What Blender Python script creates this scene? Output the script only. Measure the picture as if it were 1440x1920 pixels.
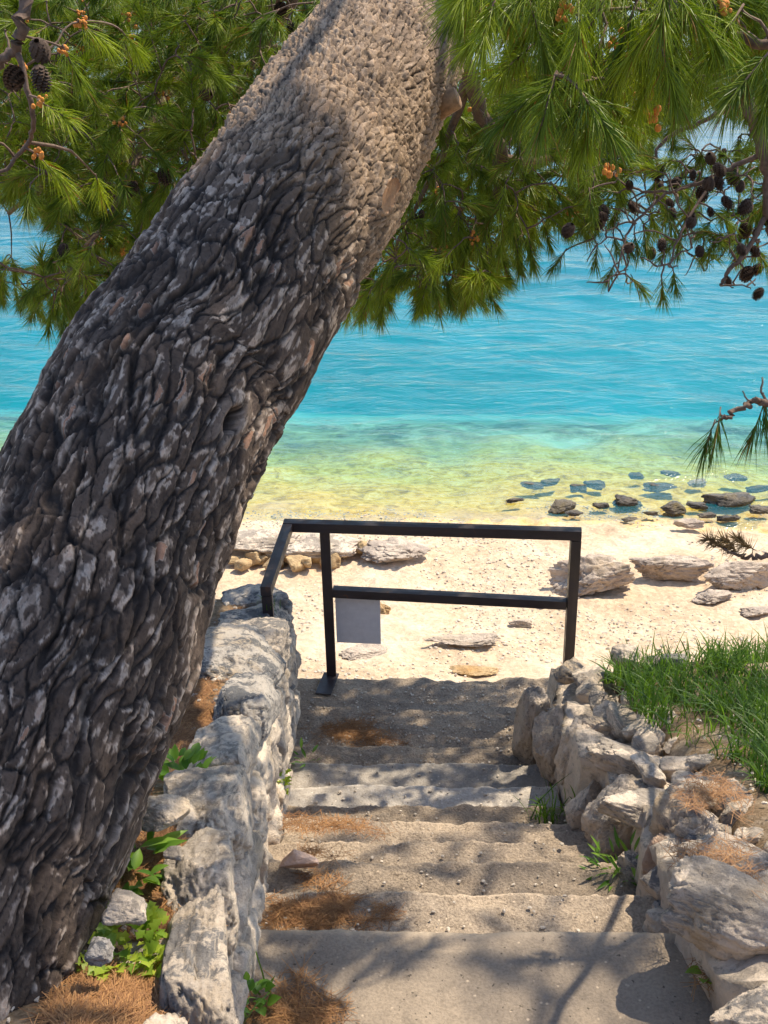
import bpy, math, random
import numpy as np
from mathutils import Matrix, Vector

# ------------------------------------------------------------------ camera, sky, sun, exposure
for o in list(bpy.data.objects):
    bpy.data.objects.remove(o)
S = bpy.context.scene
COL = S.collection
RNG = np.random.default_rng(7)
random.seed(7)

FPX = 2252.0                       # focal length for a 1440 x 1920 frame
EYE = np.array([0.0, 0.0, 5.5])
PITCH, ROLL = math.radians(27.3), math.radians(1.3)
FW = np.array([0, math.cos(PITCH), -math.sin(PITCH)])
_R0 = np.array([1.0, 0, 0]); _U0 = np.array([0, math.sin(PITCH), math.cos(PITCH)])
RT = math.cos(ROLL) * _R0 - math.sin(ROLL) * _U0
UP = math.cos(ROLL) * _U0 + math.sin(ROLL) * _R0
cam = bpy.data.cameras.new('camera'); camo = bpy.data.objects.new('camera', cam); COL.objects.link(camo)
cam.sensor_fit = 'VERTICAL'; cam.sensor_height = 24.0; cam.lens = 24.0 * FPX / 1920.0
cam.clip_start = 0.05; cam.clip_end = 9000
camo.matrix_world = Matrix(((RT[0], UP[0], -FW[0], EYE[0]), (RT[1], UP[1], -FW[1], EYE[1]), (RT[2], UP[2], -FW[2], EYE[2]), (0, 0, 0, 1)))
S.camera = camo

SUN_EL, SUN_AZ = math.radians(57), math.radians(50)      # azimuth clockwise from straight ahead
SUNV = np.array([math.sin(SUN_AZ) * math.cos(SUN_EL), math.cos(SUN_AZ) * math.cos(SUN_EL), math.sin(SUN_EL)])
W = bpy.data.worlds.new('World'); S.world = W; W.use_nodes = True
wn = W.node_tree.nodes; wl = W.node_tree.links
bg = wn['Background']; sky = wn.new('ShaderNodeTexSky'); sky.sky_type = 'NISHITA'; sky.sun_disc = False
sky.sun_elevation = SUN_EL; sky.sun_rotation = SUN_AZ; sky.air_density = 1.0; sky.dust_density = 0.6; sky.ozone_density = 1.0
wl.new(sky.outputs[0], bg.inputs[0]); bg.inputs[1].default_value = 0.15
sun = bpy.data.lights.new('sun', 'SUN'); suno = bpy.data.objects.new('sun', sun); COL.objects.link(suno)
sun.energy = 4.2; sun.angle = math.radians(0.53); sun.color = (1.0, 0.89, 0.70)
suno.rotation_euler = Vector(SUNV).to_track_quat('Z', 'Y').to_euler()
suno.location = (3, 6, 12)
S.view_settings.view_transform = 'Standard'; S.view_settings.look = 'None'
S.view_settings.exposure = 0.82; S.view_settings.gamma = 1.0
S.render.engine = 'CYCLES'
S.cycles.use_denoising = True
S.cycles.max_bounces = 8; S.cycles.transparent_max_bounces = 12
S.cycles.sample_clamp_indirect = 6.0

def ray(x, y): return FW + RT * (x - 720) / FPX - UP * (y - 960) / FPX
def P(x, y, d): return EYE + ray(x, y) * d
def PZ(x, y, z):
    v = ray(x, y); return EYE + v * (z - EYE[2]) / v[2]
def proj(q):
    v = np.asarray(q) - EYE; d = v @ FW
    return 720 + FPX * (v @ RT) / d, 960 - FPX * (v @ UP) / d, d

# ------------------------------------------------------------------ numpy noise
def _h(ix, iy, iz, s=0):
    n = (ix.astype(np.int64) * 374761393 + iy.astype(np.int64) * 668265263 + iz.astype(np.int64) * 2147483647 + s * 1274126177) & 0xFFFFFFFF
    n = ((n ^ (n >> 13)) * 1274126177) & 0xFFFFFFFF
    n = ((n ^ (n >> 16)) * 2246822519) & 0xFFFFFFFF
    return ((n ^ (n >> 15)) & 0xFFFFFF) / float(0xFFFFFF)
def vnoise(p, s=0):
    i = np.floor(p); f = p - i; u = f * f * f * (f * (f * 6 - 15) + 10)
    x, y, z = i[..., 0], i[..., 1], i[..., 2]; r = 0
    for a in (0, 1):
        for b in (0, 1):
            for c in (0, 1):
                w = (u[..., 0] if a else 1 - u[..., 0]) * (u[..., 1] if b else 1 - u[..., 1]) * (u[..., 2] if c else 1 - u[..., 2])
                r = r + w * _h(x + a, y + b, z + c, s)
    return r * 2 - 1
def fbm(p, o=4, s=0, g=0.5):
    r = 0; a = 1.0; t = 0
    for k in range(o):
        r = r + a * vnoise(p * (2.03 ** k), s + k * 17); t += a; a *= g
    return r / t
def voronoi(u, v, s=0, jit=0.9):
    iu, iv = np.floor(u), np.floor(v)
    f1 = np.full(u.shape, 9.0); f2 = np.full(u.shape, 9.0); cid = np.zeros(u.shape); ru = np.zeros(u.shape); rv = np.zeros(u.shape)
    z = np.zeros_like(u)
    for a in (-1, 0, 1):
        for b in (-1, 0, 1):
            cu = iu + a; cv = iv + b
            pu = cu + .5 + (_h(cu, cv, z, s) - .5) * jit; pv = cv + .5 + (_h(cu, cv, z, s + 5) - .5) * jit
            du, dv = u - pu, v - pv; d = np.sqrt(du * du + dv * dv); hid = _h(cu, cv, z, s + 11)
            n = d < f1
            f2 = np.where(n, f1, np.minimum(f2, d)); f1 = np.where(n, d, f1); cid = np.where(n, hid, cid)
            ru = np.where(n, du, ru); rv = np.where(n, dv, rv)
    return f1, f2, cid, ru, rv
def sst(a, b, x):
    t = np.clip((x - a) / (b - a), 0, 1); return t * t * (3 - 2 * t)

# ------------------------------------------------------------------ mesh helpers
def mesh_np(name, V, Fc, mat=None, smooth=True, cols=None, midx=None):
    """V (n,3); Fc (m,3) or (m,4), or a list of such arrays"""
    me = bpy.data.meshes.new(name)
    Fl = Fc if isinstance(Fc, list) else [Fc]
    V = np.ascontiguousarray(V, dtype=np.float32)
    loops = np.concatenate([f.reshape(-1) for f in Fl]).astype(np.int32)
    cnt = np.concatenate([np.full(len(f), f.shape[1], np.int32) for f in Fl])
    st = np.concatenate([[0], np.cumsum(cnt)[:-1]]).astype(np.int32)
    me.vertices.add(len(V)); me.vertices.foreach_set('co', V.reshape(-1))
    me.loops.add(len(loops)); me.loops.foreach_set('vertex_index', loops)
    me.polygons.add(len(cnt)); me.polygons.foreach_set('loop_start', st); me.polygons.foreach_set('loop_total', cnt)
    if midx is not None: me.polygons.foreach_set('material_index', midx.astype(np.int32))
    me.update(calc_edges=True)
    me.polygons.foreach_set('use_smooth', np.full(len(cnt), smooth))
    if cols is not None:
        a = me.color_attributes.new('tint', 'FLOAT_COLOR', 'POINT')
        c = np.ones((len(V), 4), np.float32); c[:, :3] = cols; a.data.foreach_set('color', c.reshape(-1))
    for m in (mat if isinstance(mat, (list, tuple)) else [mat]):
        if m: me.materials.append(m)
    me.update()
    return me
def obj(name, me, parent=None, loc=None):
    o = bpy.data.objects.new(name, me); COL.objects.link(o)
    if loc is not None: o.location = loc
    if parent: o.parent = parent
    return o
def tag(o, label=None, cat=None, group=None, kind=None):
    if label: o['label'] = label
    if cat: o['category'] = cat
    if group: o['group'] = group
    if kind: o['kind'] = kind
    return o
def empty(name, loc, *a, **k):
    o = bpy.data.objects.new(name, None); COL.objects.link(o); o.location = loc; o.empty_display_size = .1
    return tag(o, *a, **k)
def grid_faces(nu, nv):
    i = np.arange(nu - 1)[:, None] * nv + np.arange(nv - 1)[None]; i = i.reshape(-1)
    return np.stack([i, i + nv, i + nv + 1, i + 1], 1)
_box = {}
def box_grid(nx, ny, nz):
    """welded unit box surface in [-1,1]^3 with quads"""
    key = (nx, ny, nz)
    if key in _box: return _box[key]
    N = (nx, ny, nz); Vs = []; Fs = []; off = 0
    for ax in range(3):
        a, b = (ax + 1) % 3, (ax + 2) % 3
        for sgn in (0, 1):
            ia, ib = np.meshgrid(np.arange(N[a] + 1), np.arange(N[b] + 1), indexing='ij')
            v = np.zeros((ia.size, 3), np.int64); v[:, a] = ia.ravel(); v[:, b] = ib.ravel(); v[:, ax] = N[ax] * sgn
            f = grid_faces(N[a] + 1, N[b] + 1)
            if not sgn: f = f[:, ::-1]
            Vs.append(v); Fs.append(f + off); off += len(v)
    v = np.concatenate(Vs); f = np.concatenate(Fs)
    uq, inv = np.unique(v, axis=0, return_inverse=True); inv = inv.reshape(-1)
    r = (uq / np.array(N) * 2.0 - 1.0, inv[f]); _box[key] = r
    return r
def rounded_box(h, r, n):
    v, f = box_grid(*n); h = np.array(h, float); p = v * h
    # crowd samples to the edges a little
    q = np.clip(p, -(h - r), h - r); d = p - q; L = np.linalg.norm(d, axis=1, keepdims=True)
    nrm = np.where(L > 1e-9, d / np.maximum(L, 1e-9), 0)
    return q + nrm * r, f, nrm
def rotm(rx, ry, rz):
    return np.array((Matrix.Rotation(rz, 3, 'Z') @ Matrix.Rotation(ry, 3, 'Y') @ Matrix.Rotation(rx, 3, 'X')))
def rock_arrays(size, seed, n=22, block=5.0, cuts=7, rough=.10, rot=None, cutmin=.62, pits=0.0):
    v, f = box_grid(n, n, n)
    d = v / np.linalg.norm(v, axis=1, keepdims=True)
    e = block; p = d / (np.sum(np.abs(d) ** e, 1) ** (1 / e))[:, None]
    rg = np.random.default_rng(seed)
    for k in range(cuts):
        nn = rg.normal(size=3); nn /= np.linalg.norm(nn); off = rg.uniform(cutmin, 1.05)
        t = p @ nn - off; p = p - np.maximum(t, 0)[:, None] * nn * .92
    so = rg.uniform(-50, 50, 3)
    size = np.array(size, float); m = size.mean()
    dis = fbm(p * 1.3 + so, 3, seed) * rough * 1.6 + fbm(p * 4.5 + so, 4, seed + 3, .6) * rough * .8
    rid = 1 - np.abs(fbm(p * 3.0 + so + 9, 3, seed + 8)); dis = dis - np.maximum(rid - .86, 0) * rough * 5
    if pits: dis = dis - sst(.18, .5, fbm(p * 11 + so, 2, seed + 4)) * pits
    p = p * (1 + dis[:, None])
    p = p * size / 2
    if rot is not None: p = p @ rotm(*rot).T
    return p, f
def tube_arrays(pts, rad, sides=6):
    pts = np.asarray(pts, float); n = len(pts); rad = np.broadcast_to(np.asarray(rad, float), (n,))
    t = np.gradient(pts, axis=0); t /= np.linalg.norm(t, axis=1, keepdims=True) + 1e-9
    ref = np.array([0.3, 0.2, 1.0]) if abs(t[0] @ np.array([.3, .2, 1]) / 1.06) < .9 else np.array([1.0, 0, 0])
    a = np.cross(t, ref); a /= np.linalg.norm(a, axis=1, keepdims=True) + 1e-9; b = np.cross(t, a)
    th = np.arange(sides) / sides * 2 * math.pi
    v = pts[:, None] + rad[:, None, None] * (a[:, None] * np.cos(th)[None, :, None] + b[:, None] * np.sin(th)[None, :, None])
    i = (np.arange(n - 1)[:, None] * sides + np.arange(sides)[None]); j = (np.arange(n - 1)[:, None] * sides + (np.arange(sides)[None] + 1) % sides)
    f = np.stack([i, j, j + sides, i + sides], -1).reshape(-1, 4)
    V = np.concatenate([v.reshape(-1, 3), pts[:1], pts[-1:]]); c0 = n * sides
    k = np.arange(sides); k2 = (k + 1) % sides
    cap = np.concatenate([np.stack([k2, k, np.full(sides, c0)], 1), np.stack([k + (n - 1) * sides, k2 + (n - 1) * sides, np.full(sides, c0 + 1)], 1)])
    return V, f, cap
def join_tubes(name, tubes, mat):
    Vs, Q, T = [], [], []; off = 0
    for (pts, rad, sd) in tubes:
        v, f, c = tube_arrays(pts, rad, sd); Vs.append(v); Q.append(f + off); T.append(c + off); off += len(v)
    return mesh_np(name, np.concatenate(Vs), [np.concatenate(Q), np.concatenate(T)], mat)
def crom(pts, n):
    p = np.asarray(pts, float); m = len(p)
    p = np.concatenate([2 * p[:1] - p[1:2], p, 2 * p[-1:] - p[-2:-1]])
    out = []
    for t in np.linspace(0, m - 1 - 1e-6, n):
        i = int(t); u = t - i; a, b, c, d = p[i], p[i + 1], p[i + 2], p[i + 3]
        out.append(.5 * (2 * b + (c - a) * u + (2 * a - 5 * b + 4 * c - d) * u * u + (3 * b - a - 3 * c + d) * u ** 3))
    return np.array(out)

# ------------------------------------------------------------------ material helpers
def new_mat(name):
    m = bpy.data.materials.new(name); m.use_nodes = True
    nt = m.node_tree; b = nt.nodes['Principled BSDF']
    return m, nt.nodes, nt.links, b
def nz(n, l, scale, detail=6, rough=.6, vec=None, dist=0.0, typ='ShaderNodeTexNoise'):
    t = n.new(typ); t.inputs['Scale'].default_value = scale
    if typ == 'ShaderNodeTexNoise':
        t.inputs['Detail'].default_value = detail; t.inputs['Roughness'].default_value = rough; t.inputs['Distortion'].default_value = dist
    if vec is not None: l.new(vec, t.inputs['Vector'])
    return t
def ramp(n, l, fac, stops, interp='LINEAR'):
    r = n.new('ShaderNodeValToRGB'); r.color_ramp.interpolation = interp
    els = r.color_ramp.elements
    while len(els) < len(stops): els.new(.5)
    for e, (p, c) in zip(els, stops):
        e.position = p; e.color = (*(c if isinstance(c, (tuple, list)) else (c, c, c)), 1)
    l.new(fac, r.inputs[0]); return r
def mixc(n, l, fac, a, b, mode='MIX'):
    m = n.new('ShaderNodeMix'); m.data_type = 'RGBA'; m.blend_type = mode
    for sck, v in ((m.inputs[0], fac), (m.inputs[6], a), (m.inputs[7], b)):
        if isinstance(v, (int, float)): sck.default_value = v
        elif isinstance(v, (tuple, list)): sck.default_value = (*v, 1)
        else: l.new(v, sck)
    return m.outputs[2]
def bump(n, l, h, strength, dist, prev=None):
    b = n.new('ShaderNodeBump'); b.inputs['Strength'].default_value = strength; b.inputs['Distance'].default_value = dist
    l.new(h, b.inputs['Height'])
    if prev is not None: l.new(prev, b.inputs['Normal'])
    return b.outputs[0]
def obj_vec(n, l, rnd=True, world=False):
    if world:
        g = n.new('ShaderNodeNewGeometry'); return g.outputs['Position']
    tc = n.new('ShaderNodeTexCoord')
    if not rnd: return tc.outputs['Object']
    oi = n.new('ShaderNodeObjectInfo'); mm = n.new('ShaderNodeMath'); mm.operation = 'MULTIPLY'; mm.inputs[1].default_value = 37.0
    l.new(oi.outputs['Random'], mm.inputs[0]); va = n.new('ShaderNodeVectorMath'); va.operation = 'ADD'
    l.new(tc.outputs['Object'], va.inputs[0]); l.new(mm.outputs[0], va.inputs[1]); return va.outputs[0]

def stone_mat(name, pale, mid, dark, lichen=.5, tint=None, scale=1.0, warm=(.45, .33, .2)):
    m, n, l, b = new_mat(name); v = obj_vec(n, l)
    a = nz(n, l, 7 * scale, 8, .62, v); base = ramp(n, l, a.outputs[0], [(.32, mid), (.52, pale), (.75, tuple(min(1, c * 1.12) for c in pale))])
    w = nz(n, l, 4 * scale, 5, .6, v, .6); wf = ramp(n, l, w.outputs[0], [(.55, 0.), (.72, .75)])
    c = mixc(n, l, wf.outputs[0], base.outputs[0], warm)
    li = nz(n, l, 22 * scale, 9, .72, v, .4); big = nz(n, l, 5 * scale, 4, .6, v)
    g = n.new('ShaderNodeNewGeometry'); sx = n.new('ShaderNodeSeparateXYZ'); l.new(g.outputs['True Normal'], sx.inputs[0])
    upf = ramp(n, l, sx.outputs[2], [(.1, .25), (.75, 1.)])          # lichen grows on the weathered upper faces
    ad = n.new('ShaderNodeMath'); ad.operation = 'MULTIPLY_ADD'; l.new(big.outputs[0], ad.inputs[0]); ad.inputs[1].default_value = .9; l.new(li.outputs[0], ad.inputs[2])
    lf = ramp(n, l, ad.outputs[0], [(.93, 0.), (1.08, 1.)])
    mu = n.new('ShaderNodeMath'); mu.operation = 'MULTIPLY'; l.new(lf.outputs[0], mu.inputs[0]); l.new(upf.outputs[0], mu.inputs[1])
    mu2 = n.new('ShaderNodeMath'); mu2.operation = 'MULTIPLY'; l.new(mu.outputs[0], mu2.inputs[0]); mu2.inputs[1].default_value = lichen
    c = mixc(n, l, mu2.outputs[0], c, dark)
    pit = nz(n, l, 55 * scale, 3, .5, v); pf = ramp(n, l, pit.outputs[0], [(.60, 0.), (.68, 1.)])
    pm = n.new('ShaderNodeMath'); pm.operation = 'MULTIPLY'; l.new(pf.outputs[0], pm.inputs[0]); pm.inputs[1].default_value = .6 * lichen
    c = mixc(n, l, pm.outputs[0], c, tuple(x * .8 for x in dark))
    l.new(c, b.inputs['Base Color']); b.inputs['Roughness'].default_value = .92; b.inputs['Specular IOR Level'].default_value = .2
    f1 = nz(n, l, 16 * scale, 9, .7, v); f2 = nz(n, l, 70 * scale, 6, .7, v)
    nb = bump(n, l, f1.outputs[0], .9, .03 / scale); nb = bump(n, l, f2.outputs[0], .6, .008 / scale, nb); nb = bump(n, l, pf.outputs[0], -.5, .004, nb)
    l.new(nb, b.inputs['Normal']); return m

M = {}
M['stone'] = stone_mat('limestone', (.56, .46, .36), (.36, .30, .25), (.11, .112, .118), .8)
M['stone_pale'] = stone_mat('pale limestone', (.68, .56, .44), (.47, .385, .31), (.12, .115, .11), .55)
M['stone_grey'] = stone_mat('grey limestone', (.44, .39, .34), (.26, .24, .23), (.085, .09, .10), .85)
M['stone_rust'] = stone_mat('rust stained limestone', (.45, .33, .25), (.34, .19, .11), (.08, .07, .07), .5, warm=(.30, .13, .06))
M['stone_pink'] = stone_mat('pinkish limestone', (.60, .43, .35), (.46, .32, .26), (.16, .12, .1), .15)
M['beach_rock'] = stone_mat('beach limestone', (.58, .475, .38), (.38, .30, .25), (.16, .14, .13), .35, scale=.55)
M['ledge'] = stone_mat('ochre ledge rock', (.56, .40, .22), (.42, .26, .12), (.16, .11, .07), .3, scale=.7, warm=(.5, .27, .09))
M['wet_rock'] = stone_mat('wet dark rock', (.15, .12, .085), (.085, .075, .07), (.04, .038, .04), .5, scale=.6, warm=(.22, .16, .05))
M['wet_rock'].node_tree.nodes['Principled BSDF'].inputs['Roughness'].default_value = .35

def concrete_mat(name, pale, dark, pebble=.6, rough_b=.6):
    m, n, l, b = new_mat(name); v = obj_vec(n, l, world=True)
    a = nz(n, l, 3.2, 8, .65, v); base = ramp(n, l, a.outputs[0], [(.3, dark), (.62, pale)])
    s = nz(n, l, 130, 3, .6, v); sf = ramp(n, l, s.outputs[0], [(.36, .68), (.5, 1.), (.66, 1.25)])
    c = mixc(n, l, pebble, base.outputs[0], sf.outputs[0], 'MULTIPLY')
    st = nz(n, l, 9, 6, .7, v, 1.0); stf = ramp(n, l, st.outputs[0], [(.56, 0.), (.7, .55)])
    c = mixc(n, l, stf.outputs[0], c, tuple(x * .62 for x in dark))
    vo = nz(n, l, 46, 0, 0, v, typ='ShaderNodeTexVoronoi'); vf = ramp(n, l, vo.outputs['Distance'], [(.08, 1.), (.2, 0.)])
    sel = ramp(n, l, vo.outputs['Color'], [(.62, 0.), (.66, 1.)]); mu = n.new('ShaderNodeMath'); mu.operation = 'MULTIPLY'
    l.new(vf.outputs[0], mu.inputs[0]); l.new(sel.outputs[0], mu.inputs[1])
    c = mixc(n, l, mu.outputs[0], c, tuple(min(1, x * 1.5) for x in pale))
    pt = nz(n, l, 75, 2, .5, v); c = mixc(n, l, ramp(n, l, pt.outputs[0], [(.69, 0.), (.73, .8)]).outputs[0], c, tuple(x * .3 for x in dark))
    gp = n.new('ShaderNodeNewGeometry'); c = mixc(n, l, ramp(n, l, gp.outputs['Pointiness'], [(.515, 0.), (.57, .6)]).outputs[0], c, tuple(min(1, x * 1.45) for x in pale))   # worn, pale nosings
    oi = n.new('ShaderNodeObjectInfo'); orr = ramp(n, l, oi.outputs['Random'], [(0., .62), (1., 1.15)]); c = mixc(n, l, 1.0, c, orr.outputs[0], 'MULTIPLY')
    l.new(c, b.inputs['Base Color']); b.inputs['Roughness'].default_value = .9; b.inputs['Specular IOR Level'].default_value = .25
    f1 = nz(n, l, 28, 8, .7, v); nb = bump(n, l, f1.outputs[0], rough_b, .02); nb = bump(n, l, s.outputs[0], rough_b, .006, nb)
    l.new(nb, b.inputs['Normal']); return m
M['step'] = concrete_mat('rough gravelly concrete', (.42, .325, .235), (.25, .20, .155), .9, .9)
M['step_white'] = concrete_mat('pale smooth concrete', (.44, .385, .325), (.30, .27, .24), .45, .5)
M['slab'] = concrete_mat('worn concrete slab', (.34, .27, .20), (.19, .155, .125), .45, .4)

def earth_mat():
    m, n, l, b = new_mat('dry earth with pine litter'); v = obj_vec(n, l, world=True)
    a = nz(n, l, 5, 8, .7, v); base = ramp(n, l, a.outputs[0], [(.3, (.16, .10, .06)), (.5, (.30, .21, .13)), (.7, (.44, .36, .28))])
    s = nz(n, l, 80, 5, .7, v); c = mixc(n, l, .6, base.outputs[0], ramp(n, l, s.outputs[0], [(.35, .55), (.65, 1.3)]).outputs[0], 'MULTIPLY')
    l.new(c, b.inputs['Base Color']); b.inputs['Roughness'].default_value = .95; b.inputs['Specular IOR Level'].default_value = .1
    nb = bump(n, l, nz(n, l, 40, 8, .75, v).outputs[0], .9, .03); l.new(nb, b.inputs['Normal']); return m
M['earth'] = earth_mat()

def beach_mat():
    m, n, l, b = new_mat('pale pebble beach and seabed'); v = obj_vec(n, l, world=True)
    sx = n.new('ShaderNodeSeparateXYZ'); l.new(v, sx.inputs[0])
    a = nz(n, l, 1.3, 8, .65, v); base = ramp(n, l, a.outputs[0], [(.3, (.47, .34, .225)), (.5, (.60, .455, .315)), (.7, (.67, .54, .41))])
    pv = nz(n, l, 34, 0, 0, v, typ='ShaderNodeTexVoronoi'); pc = ramp(n, l, pv.outputs['Color'], [(.2, .8), (.8, 1.16)])
    c = mixc(n, l, .8, base.outputs[0], pc.outputs[0], 'MULTIPLY')
    # under water: pebbles with yellow algae near the shore, then grey weed rock, then pale sand
    pat = nz(n, l, 2.2, 6, .65, v, .5); pf = n.new('ShaderNodeMath'); pf.operation = 'MULTIPLY_ADD'; l.new(pat.outputs[0], pf.inputs[0]); pf.inputs[1].default_value = .34
    l.new(sx.outputs[2], pf.inputs[2])          # z + noise
    alg = nz(n, l, 6, 7, .7, v, 1.0); algc = ramp(n, l, alg.outputs[0], [(.34, (.34, .20, .025)), (.5, (.70, .46, .07)), (.66, (.84, .66, .26))])
    mr = n.new('ShaderNodeMapRange'); l.new(pf.outputs[0], mr.inputs[0]); mr.inputs[1].default_value = .20; mr.inputs[2].default_value = .05
    c = mixc(n, l, mr.outputs[0], c, algc.outputs[0])
    gry = ramp(n, l, nz(n, l, .8, 7, .7, v, .6).outputs[0], [(.40, (.15, .135, .10)), (.5, (.38, .33, .22)), (.62, (.66, .58, .42))])
    mr2 = n.new('ShaderNodeMapRange'); l.new(pf.outputs[0], mr2.inputs[0]); mr2.inputs[1].default_value = -.25; mr2.inputs[2].default_value = -.60
    c = mixc(n, l, mr2.outputs[0], c, gry.outputs[0])
    snd = ramp(n, l, nz(n, l, .25, 5, .6, v).outputs[0], [(.35, (.40, .43, .37)), (.6, (.54, .56, .49))])
    mr3 = n.new('ShaderNodeMapRange'); l.new(pf.outputs[0], mr3.inputs[0]); mr3.inputs[1].default_value = -.75; mr3.inputs[2].default_value = -1.15
    c = mixc(n, l, mr3.outputs[0], c, snd.outputs[0])
    l.new(c, b.inputs['Base Color']); b.inputs['Roughness'].default_value = .95; b.inputs['Specular IOR Level'].default_value = .1
    nb = bump(n, l, nz(n, l, 9, 9, .72, v).outputs[0], .7, .06); nb = bump(n, l, pv.outputs['Distance'], -.7, .03, nb); l.new(nb, b.inputs['Normal'])
    return m
M['beach'] = beach_mat()

def sea_mat():
    m, n, l, b = new_mat('clear turquoise sea water'); n.remove(b); out = n['Material Output']
    v = obj_vec(n, l, world=True)
    mp = n.new('ShaderNodeMapping'); l.new(v, mp.inputs[0]); mp.inputs['Rotation'].default_value = (0, 0, math.radians(14)); mp.inputs['Scale'].default_value = (.55, 1.35, 1)
    w1 = nz(n, l, 1.6, 5, .62, mp.outputs[0], .8); w2 = nz(n, l, 6.5, 4, .6, mp.outputs[0], .6)
    nb = bump(n, l, w1.outputs[0], .34, .20); nb = bump(n, l, w2.outputs[0], .36, .04, nb)
    tr = n.new('ShaderNodeBsdfTransparent'); tr.inputs[0].default_value = (.97, .99, 1, 1)
    df = n.new('ShaderNodeBsdfDiffuse'); df.inputs[0].default_value = (.0, .31, .41, 1); l.new(nb, df.inputs['Normal'])
    gl = n.new('ShaderNodeBsdfGlossy'); gl.inputs['Roughness'].default_value = .13; l.new(nb, gl.inputs['Normal'])
    fr = n.new('ShaderNodeFresnel'); fr.inputs[0].default_value = 1.33; l.new(nb, fr.inputs['Normal'])
    m0 = n.new('ShaderNodeMixShader'); m0.inputs[0].default_value = .15; l.new(tr.outputs[0], m0.inputs[1]); l.new(df.outputs[0], m0.inputs[2])
    m1 = n.new('ShaderNodeMixShader'); l.new(fr.outputs[0], m1.inputs[0]); l.new(m0.outputs[0], m1.inputs[1]); l.new(gl.outputs[0], m1.inputs[2])
    l.new(m1.outputs[0], out.inputs['Surface'])
    va = n.new('ShaderNodeVolumeAbsorption'); va.inputs['Color'].default_value = (.32, .875, .935, 1); va.inputs['Density'].default_value = .55
    l.new(va.outputs[0], out.inputs['Volume'])
    return m
M['sea'] = sea_mat()

def bark_mat():
    m, n, l, b = new_mat('flaky grey pine bark'); v = obj_vec(n, l, rnd=False)
    at = n.new('ShaderNodeVertexColor'); at.layer_name = 'tint'; sp = n.new('ShaderNodeSeparateColor'); l.new(at.outputs[0], sp.inputs[0])
    plate = ramp(n, l, sp.outputs[0], [(0., (.058, .040, .030)), (.25, (.115, .080, .060)), (.6, (.26, .195, .15)), (.88, (.42, .335, .27)), (.96, (.30, .135, .07))])
    fl = nz(n, l, 60, 7, .7, v, .6); c = mixc(n, l, .75, plate.outputs[0], ramp(n, l, fl.outputs[0], [(.3, .6), (.5, 1.0), (.7, 1.4)]).outputs[0], 'MULTIPLY')
    og = nz(n, l, 16, 5, .7, v, 1.0); of = ramp(n, l, og.outputs[0], [(.63, 0.), (.72, .55)]); c = mixc(n, l, of.outputs[0], c, (.20, .115, .07))
    c = mixc(n, l, sp.outputs[2], c, (.44, .30, .19))  # upper trunk: younger, tan flakes
    c = mixc(n, l, sp.outputs[1], c, (.022, .018, .017))       # shade in cracks, furrows and hollows painted in as near-black
    l.new(c, b.inputs['Base Color']); b.inputs['Roughness'].default_value = .9; b.inputs['Specular IOR Level'].default_value = .25
    nb = bump(n, l, fl.outputs[0], .6, .005); nb = bump(n, l, nz(n, l, 170, 5, .7, v).outputs[0], .6, .003, nb); l.new(nb, b.inputs['Normal'])
    return m
M['bark'] = bark_mat()
def simple(name, col, rough=.8, var=.35, scale=30, spec=.3, bumpd=.004):
    m, n, l, b = new_mat(name); v = obj_vec(n, l)
    a = nz(n, l, scale, 6, .65, v)
    r = ramp(n, l, a.outputs[0], [(.3, tuple(c * (1 - var) for c in col)), (.7, tuple(min(1, c * (1 + var)) for c in col))])
    l.new(r.outputs[0], b.inputs['Base Color']); b.inputs['Roughness'].default_value = rough; b.inputs['Specular IOR Level'].default_value = spec
    l.new(bump(n, l, a.outputs[0], .5, bumpd), b.inputs['Normal']); return m
M['twig'] = simple('grey brown twig bark', (.15, .10, .075), .9, .4, 60)
M['cut_wood'] = simple('weathered cut wood', (.30, .18, .10), .85, .4, 50)
M['rail'] = simple('dark brown painted steel', (.034, .024, .025), .38, .3, 25, .5, .0006)
def rail_mat():
    m, n, l, b = new_mat('dark brown painted steel'); v = obj_vec(n, l)
    a = nz(n, l, 18, 7, .7, v, .5); r = ramp(n, l, a.outputs[0], [(.40, (.030, .021, .022)), (.60, (.042, .030, .030)), (.70, (.11, .050, .028))])
    l.new(r.outputs[0], b.inputs['Base Color']); l.new(ramp(n, l, a.outputs[0], [(.4, .34), (.7, .75)]).outputs[0], b.inputs['Roughness'])
    l.new(bump(n, l, nz(n, l, 60, 5, .6, v).outputs[0], .3, .001), b.inputs['Normal']); return m
M['rail'] = rail_mat()
M['sign'] = simple('grey sheet metal', (.78, .74, .74), .55, .06, 40, .4, .0003)
M['cone'] = simple('dark brown pine cone', (.075, .045, .03), .8, .5, 60)
M['grit'] = simple('pale grit', (.50, .43, .35), .9, .4, 20)
M['bud'] = simple('orange pollen cone', (.62, .24, .05), .8, .3, 90)
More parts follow.
